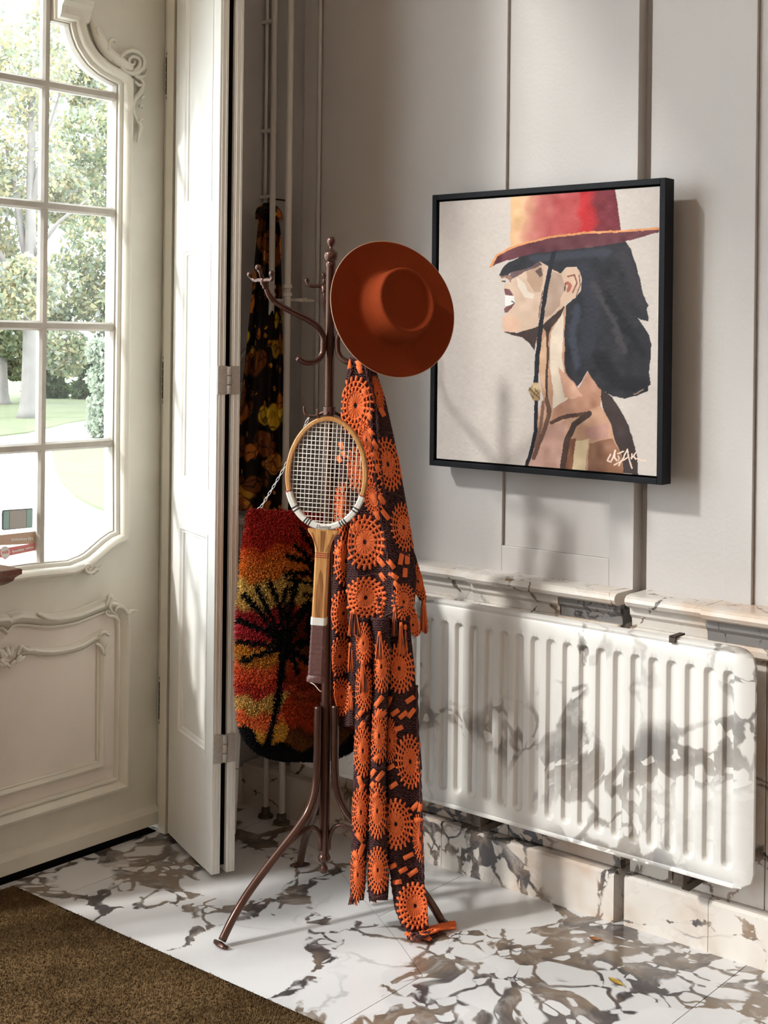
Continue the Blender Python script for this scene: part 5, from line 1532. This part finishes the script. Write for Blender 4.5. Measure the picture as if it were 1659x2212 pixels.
def carpet_mat():
    k = NT('brown_carpet_pile')
    p = k.pos()
    a = k.noise(p, 240, 3, 0.7); b = k.noise(p, 3.2, 4, 0.6); c = k.noise(p, 40, 3)
    base = k.mix(a.outputs[0], (0.085, 0.048, 0.020), (0.26, 0.165, 0.080))
    base = k.mix(k.math('MULTIPLY', k.step(b.outputs[0], 0.42, 0.68), 0.55), base, (0.075, 0.042, 0.018))
    k.base(base); k.rough(1.0)
    k.b.inputs['Specular IOR Level'].default_value = 0.05
    k.bump(a.outputs[0], 0.9, 0.006)
    return k.m
M['carpet'] = carpet_mat()
CY = -0.893
car = thing('carpet', (1.5, -2.2, 0.0), 'brown short-pile carpet covering the floor in front of the door', 'carpet')
obj('carpet_backing', MB().box((0.060, -4.4, 0.0005), (3.6, CY, 0.0075), .002), M['carpet'], car)
obj('edge_binding', MB().tube([(0.064, CY - .001, .005), (3.6, CY - .001, .005)], .0042, 8), M['dark'], car, True)
nt = 90000
cp = np.stack([RNG.uniform(.064, 1.75, nt), CY - .003 - RNG.uniform(0, 1, nt) ** 1.3 * 1.25, np.full(nt, .0072)], 1)
dn = np.stack([RNG.normal(0, .45, nt), RNG.normal(0, .45, nt), np.ones(nt)], 1); dn /= np.linalg.norm(dn, axis=1)[:, None]
a1 = np.cross(dn, RNG.normal(0, 1, (nt, 3))); a1 /= np.linalg.norm(a1, axis=1)[:, None]; a2 = np.cross(dn, a1)
h_ = RNG.uniform(.004, .0085, nt)[:, None]; wv = .0019
V3 = np.stack([cp + a1 * wv, cp - a1 * wv * .5 + a2 * wv * .87, cp - a1 * wv * .5 - a2 * wv * .87, cp + dn * h_], 1).reshape(-1, 3)
b4 = (np.arange(nt) * 4)[:, None]
T3 = np.concatenate([b4 + np.array([[0, 1, 3]]), b4 + np.array([[1, 2, 3]]), b4 + np.array([[2, 0, 3]])])
tag(fast('carpet_pile', V3, T3, M['carpet'], car, False), kind='stuff')

M['leafb'] = plain('dry_leaf_brown', (0.30, 0.12, 0.04), 0.6, 0, 0.4, 60)
M['leafo'] = plain('dry_leaf_ochre', (0.33, 0.20, 0.03), 0.6, 0, 0.5, 60)
def fallen(u, v, ang, L, W, mat_, label, curl):
    c = on(u, v, 'Z', 0.0)
    n = 9
    vs, fs = [], []
    ca, sa = math.cos(ang), math.sin(ang)
    for i in range(n):
        t = i / (n - 1) * 2 - 1
        hw2 = W * (1 - abs(t) ** 1.7) * (1.1 - .25 * t) + .0006
        z = .0015 + curl * (t * t) + .001
        for y in (-1, -.5, 0, .5, 1):
            zz = z + curl * .9 * y * y * (1 - t * t) - .0008 * (1 - abs(y))
            vs.append((c[0] + t * L * ca - y * hw2 * sa, c[1] + t * L * sa + y * hw2 * ca, zz))
    for i in range(n - 1):
        for k2 in range(4):
            fs.append((i * 5 + k2, i * 5 + k2 + 1, (i + 1) * 5 + k2 + 1, (i + 1) * 5 + k2))
    m = len(vs)
    vs += [(x, y, z - .0008) for x, y, z in vs]
    fs += [tuple(j + m for j in q[::-1]) for q in fs]
    t = thing('fallen_leaf', (c[0], c[1], 0), label, 'leaf')
    obj('leaf_blade', MB().add(vs, fs), mat_, t, True, False)
    obj('leaf_stem', MB().tube([(c[0] + L * ca * .9, c[1] + L * sa * .9, .003 + curl), (c[0] + L * ca * 1.35, c[1] + L * sa * 1.35, .002)], [.0009, .0006], 5), mat_, t, True)
fallen(1286, 2032, .3, .016, .0085, M['leafb'], 'small curled red-brown leaf lying on the marble floor below the radiator', .004)
fallen(1330, 2124, -.25, .024, .0075, M['leafo'], 'narrow ochre yellow leaf lying on the marble floor nearest the viewer', .003)

# ================================================================== STICKERS on the door glass
def sticker(poly, x, mat_, par, name, th=.0006):
    return obj(name, MB().prism([dpt(*p) for p in poly], dfn, x, x + th), mat_, par)
for nm, c in (('s_teal', (0.42, 0.66, 0.64)), ('s_grey', (0.56, 0.56, 0.54)), ('s_dark', (0.20, 0.22, 0.24)), ('s_tan', (0.66, 0.47, 0.36)), ('s_red', (0.80, 0.28, 0.27)), ('s_white', (0.85, 0.85, 0.85))):
    M[nm] = plain(nm + '_print', c, 0.5, 0, 0.03)
# rounded thermometer-like card and two strips with mirrored print, on the glass
gx0 = -0.0202
card = thing('glass_card', (gx0, *dpt(46, 1146)), 'grey card with teal ends stuck to the lowest door pane', 'sticker')
sticker([(14, 1104), (18, 1103), (78, 1099), (80, 1101), (79, 1141), (17, 1147), (13, 1145), (13, 1110)], gx0, M['s_dark'], card, 'card_rim')
sticker([(17, 1106), (29, 1105), (28, 1144), (16, 1145)], gx0 + .0007, M['s_teal'], card, 'card_end')
sticker([(30, 1105), (66, 1102), (65, 1141), (29, 1144)], gx0 + .0007, M['s_grey'], card, 'card_middle')
sticker([(67, 1102), (79, 1101), (78, 1140), (66, 1141)], gx0 + .0007, M['s_teal'], card, 'card_end')
lab1 = thing('tan_sticker', (gx0, *dpt(46, 1180)), 'tan paper strip with mirrored white print on the lowest door pane', 'sticker')
sticker([(3, 1158), (86, 1149), (87, 1176), (3, 1180)], gx0, M['s_tan'], lab1, 'strip')
def squiggle(x0, x1, y0, y1, n, h, mat_, par, gx_):
    m = MB()
    r2 = random.Random(int(x0 * 7 + y0))
    for i in range(n):
        t = (i + .5) / n
        x = x0 + (x1 - x0) * t; y = y0 + (y1 - y0) * t
        hh = h * r2.choice((.7, .7, .7, 1.0, 1.2)); ww = (x1 - x0) / n * .40
        m.prism([dpt(*p) for p in ((x - ww, y - hh / 2), (x + ww, y - hh / 2), (x + ww * .8, y + h * .35), (x - ww * .8, y + h * .35))], dfn, gx_, gx_ + .0004)
    obj('mirrored_print', m, mat_, par)
squiggle(33, 67, 1168, 1166, 10, 5.5, M['s_white'], lab1, gx0 + .0007)
squiggle(69, 81, 1166, 1165, 3, 7, M['s_white'], lab1, gx0 + .0007)
lab2 = thing('red_sticker', (gx0, *dpt(46, 1205)), 'red paper ribbon with a white round badge on the lowest door pane', 'sticker')
sticker([(2, 1189), (87, 1174), (88, 1190), (30, 1202), (2, 1208), (6, 1199)], gx0 + .0002, M['s_red'], lab2, 'ribbon')
squiggle(35, 61, 1194, 1189, 8, 5, M['s_white'], lab2, gx0 + .0009)
squiggle(64, 82, 1187, 1184, 5, 5, M['s_white'], lab2, gx0 + .0009)
cc = [(19.5 + 11.2 * math.cos(t), 1195 + 13.5 * math.sin(t) + (2.2 if abs(t - math.pi / 2) < .2 else 0)) for t in np.linspace(0, 2 * math.pi, 25)[:-1]]
cw = [(19.5 + 10.0 * math.cos(t), 1194.6 + 12.2 * math.sin(t)) for t in np.linspace(0, 2 * math.pi, 25)[:-1]]
sticker(cc, gx0 + .0009, M['s_red'], lab2, 'badge_rim'); sticker(cw, gx0 + .0016, M['s_white'], lab2, 'badge')
squiggle(12.5, 27, 1196, 1194, 3, 8, M['s_red'], lab2, gx0 + .0023)

# ================================================================== OUTDOORS, seen through the glass
GZ = -0.60
M['gravel'] = plain('pale_gravel', (0.62, 0.60, 0.56), 0.9, 0, 0.1, 3)
M['lawn'] = plain('lawn_grass', (0.115, 0.135, 0.065), 0.9, 0, 0.25, 2.0, 0.3, 40)
M['bark'] = plain('pale_bark', (0.19, 0.175, 0.165), 0.9, 0, 0.25, 4, 0.4, 20)
M['leaf'] = vcol('tree_leaves', 0.7, 0, 0.45)
tag(obj('ground', MB().box((-140, -60, GZ - .1), (-0.15, 120, GZ)), M['gravel']), kind='structure')
def ground_poly(name, px, z, mat_):
    return tag(obj(name, MB().prism([tuple(on(u, v, 'Z', GZ)[:2]) for u, v in px], lambda a, b, h: (a, b, h), GZ, GZ + z), mat_), kind='structure')
ground_poly('lawn', [(-260, 960), (-60, 950), (60, 936), (150, 914), (210, 905), (420, 898), (900, 850), (900, 790), (-900, 790), (-900, 960)], .03, M['lawn'])
ground_poly('lawn', [(112, 975), (118, 1010), (135, 1045), (165, 1075), (200, 1095), (260, 1118), (420, 1150), (700, 1100), (520, 985), (300, 958), (200, 962), (130, 968)], .03, M['lawn'])
def leaves(centres, radii, n, size, cols, seed):
    r = np.random.default_rng(seed)
    k = len(centres)
    idx = r.integers(0, k, n)
    C = np.array(centres)[idx]; R = np.array(radii)[idx][:, None]
    d = r.normal(0, 1, (n, 3)); d /= np.linalg.norm(d, axis=1)[:, None]
    P = C + d * R * (r.uniform(0.25, 1, n) ** .5)[:, None]
    a = r.normal(0, 1, (n, 3)); a /= np.linalg.norm(a, axis=1)[:, None]
    b = np.cross(a, r.normal(0, 1, (n, 3))); b /= np.linalg.norm(b, axis=1)[:, None]
    s = size * r.uniform(.6, 1.3, (n, 1))
    V = np.stack([P - a * s, P + b * s * .55, P + a * s, P - b * s * .55], 1).reshape(-1, 3)
    F = (np.arange(n) * 4)[:, None] + np.array([[0, 1, 2, 3]])
    c = np.array(cols)[r.integers(0, len(cols), n)] * r.uniform(.75, 1.2, (n, 1))
    return V, F, np.repeat(np.clip(c, 0, 1), 4, axis=0)
HAZE_PALE = [(0.37, 0.385, 0.26), (0.43, 0.405, 0.25), (0.47, 0.41, 0.26), (0.30, 0.345, 0.26), (0.33, 0.345, 0.32)]  # leaf colours paled and greyed to imitate outdoor haze
GREEN = [(0.22, 0.27, 0.165), (0.275, 0.31, 0.185), (0.18, 0.23, 0.15), (0.35, 0.34, 0.20)]
SILV = [(0.32, 0.37, 0.29), (0.38, 0.42, 0.33), (0.27, 0.32, 0.24)]
def tree(u, vbase, tw, crowns, n, size, cols, label, seed, lean=0.0, top_v=150, branches=(), extra_r=1.0):
    b = on(u, vbase, 'Z', GZ)
    D = (b - CAM) @ FW
    t = thing('tree', tuple(b), label, 'tree')
    m = MB()
    s = D / F_PX
    tp2 = at(u + lean, top_v, D)
    r0 = tw * s / 2
    path = [b + UP * (tp2[2] - b[2]) * q + (tp2 - b) * np.array([1, 1, 0]) * q ** 1.5 for q in (0, .02, .06, .15, .4, .7, 1)]
    m.tube(path, [r0 * 1.9, r0 * 1.45, r0 * 1.15, r0, r0 * .85, r0 * .6, r0 * .25], 12)
    obj('trunk', m, M['bark'], t, True)
    for (u1, v1, u2, v2, w2) in branches:
        p0, p1 = at(u1, v1, D), at(u2, v2, D - .3 * (u2 - u1) * s)
        obj('branch', MB().tube([p0, (p0 + p1) / 2 + UP * .2, p1], [w2 * s, w2 * .7 * s, w2 * .3 * s], 8), M['bark'], t, True)
    cen = [at(cu, cv, D + dd) for cu, cv, cr, dd in crowns]
    V, F, c = leaves(cen, [cr * s * extra_r for cu, cv, cr, dd in crowns], n, size, cols, seed)
    tag(fast('foliage', V, F, M['leaf'], t, False, c), kind='stuff')
tree(62, 905, 30, [(-40, 120, 120, -2), (60, 150, 110, 0), (40, 330, 120, 1), (130, 60, 90, 2), (-60, 380, 110, 0), (20, 480, 90, 2), (60, 620, 70, -1), (-30, 640, 80, 0), (130, 420, 70, 3), (180, 180, 60, 3), (-190, 200, 120, 1), (-200, 420, 110, 0), (-150, 600, 90, 1)], 21000, .095, HAZE_PALE, 'big pale-barked tree on the far lawn with yellow-green leaves', 11, 8, 60,
     ((62, 600, 10, 300, 9), (60, 480, 130, 200, 8), (60, 650, -60, 480, 8), (66, 560, 190, 430, 6)))
tree(4, 875, 24, [(-80, 640, 80, 0), (0, 720, 60, 0), (-60, 780, 60, 1), (30, 780, 45, 1), (-20, 560, 70, 1)], 6000, .12, GREEN, 'dark-trunked tree at the left edge of the far lawn', 12, -10, 420)
tree(230, 880, 18, [(150, 620, 80, 0), (220, 520, 90, 0), (170, 430, 80, 2), (270, 400, 100, 1), (140, 760, 55, -1), (190, 300, 80, 0), (240, 660, 80, 0), (110, 700, 45, 0), (280, 220, 90, 3), (390, 300, 110, 1), (370, 520, 100, 0), (420, 120, 110, 1), (360, 690, 80, 0)], 21000, .10, HAZE_PALE + GREEN, 'leafy yellow-green tree seen through the right-hand panes', 13, 10, 350, ((230, 700, 150, 560, 6), (232, 620, 290, 450, 6)))
tree(222, 946, 8, [(215, 760, 30, 0), (222, 820, 36, 0), (228, 880, 42, 0), (224, 920, 40, 0), (240, 790, 34, 0), (262, 860, 40, 0)], 5000, .075, SILV, 'pale grey-green conical shrub on the lawn nearest the door', 14, 0, 720)
for (u, v, nn_, sd_, lb) in ((-60, 858, 2600, 15, 'dark green hedge bush far left behind the big tree'), (100, 862, 2600, 16, 'dark green hedge bush behind the right of the big trunk'), (203, 864, 2600, 17, 'dark green hedge bush half behind the grey-green shrub'), (312, 866, 2600, 18, 'dark green hedge bush behind the door stile')):
    b = on(u, v, 'Z', GZ); D = (b - CAM) @ FW; s = D / F_PX
    t = thing('hedge_bush', tuple(b), lb, 'bush')
    cen = [at(u + x, v - y, D) for x, y in ((-27, 20), (0, 26), (27, 20), (-15, 60), (17, 62), (-27, 95), (0, 105), (27, 92), (0, 20))]
    V, F, c = leaves(cen, [19 * s] * 9, nn_, .22, [(0.10, 0.14, 0.08), (0.14, 0.18, 0.09), (0.07, 0.10, 0.06)], sd_)
    tag(fast('foliage', V, F, M['leaf'], t, False, c), kind='stuff')
    obj('stem', MB().tube([b, b + UP * 1.5], [.12, .05], 7), M['bark'], t, True)
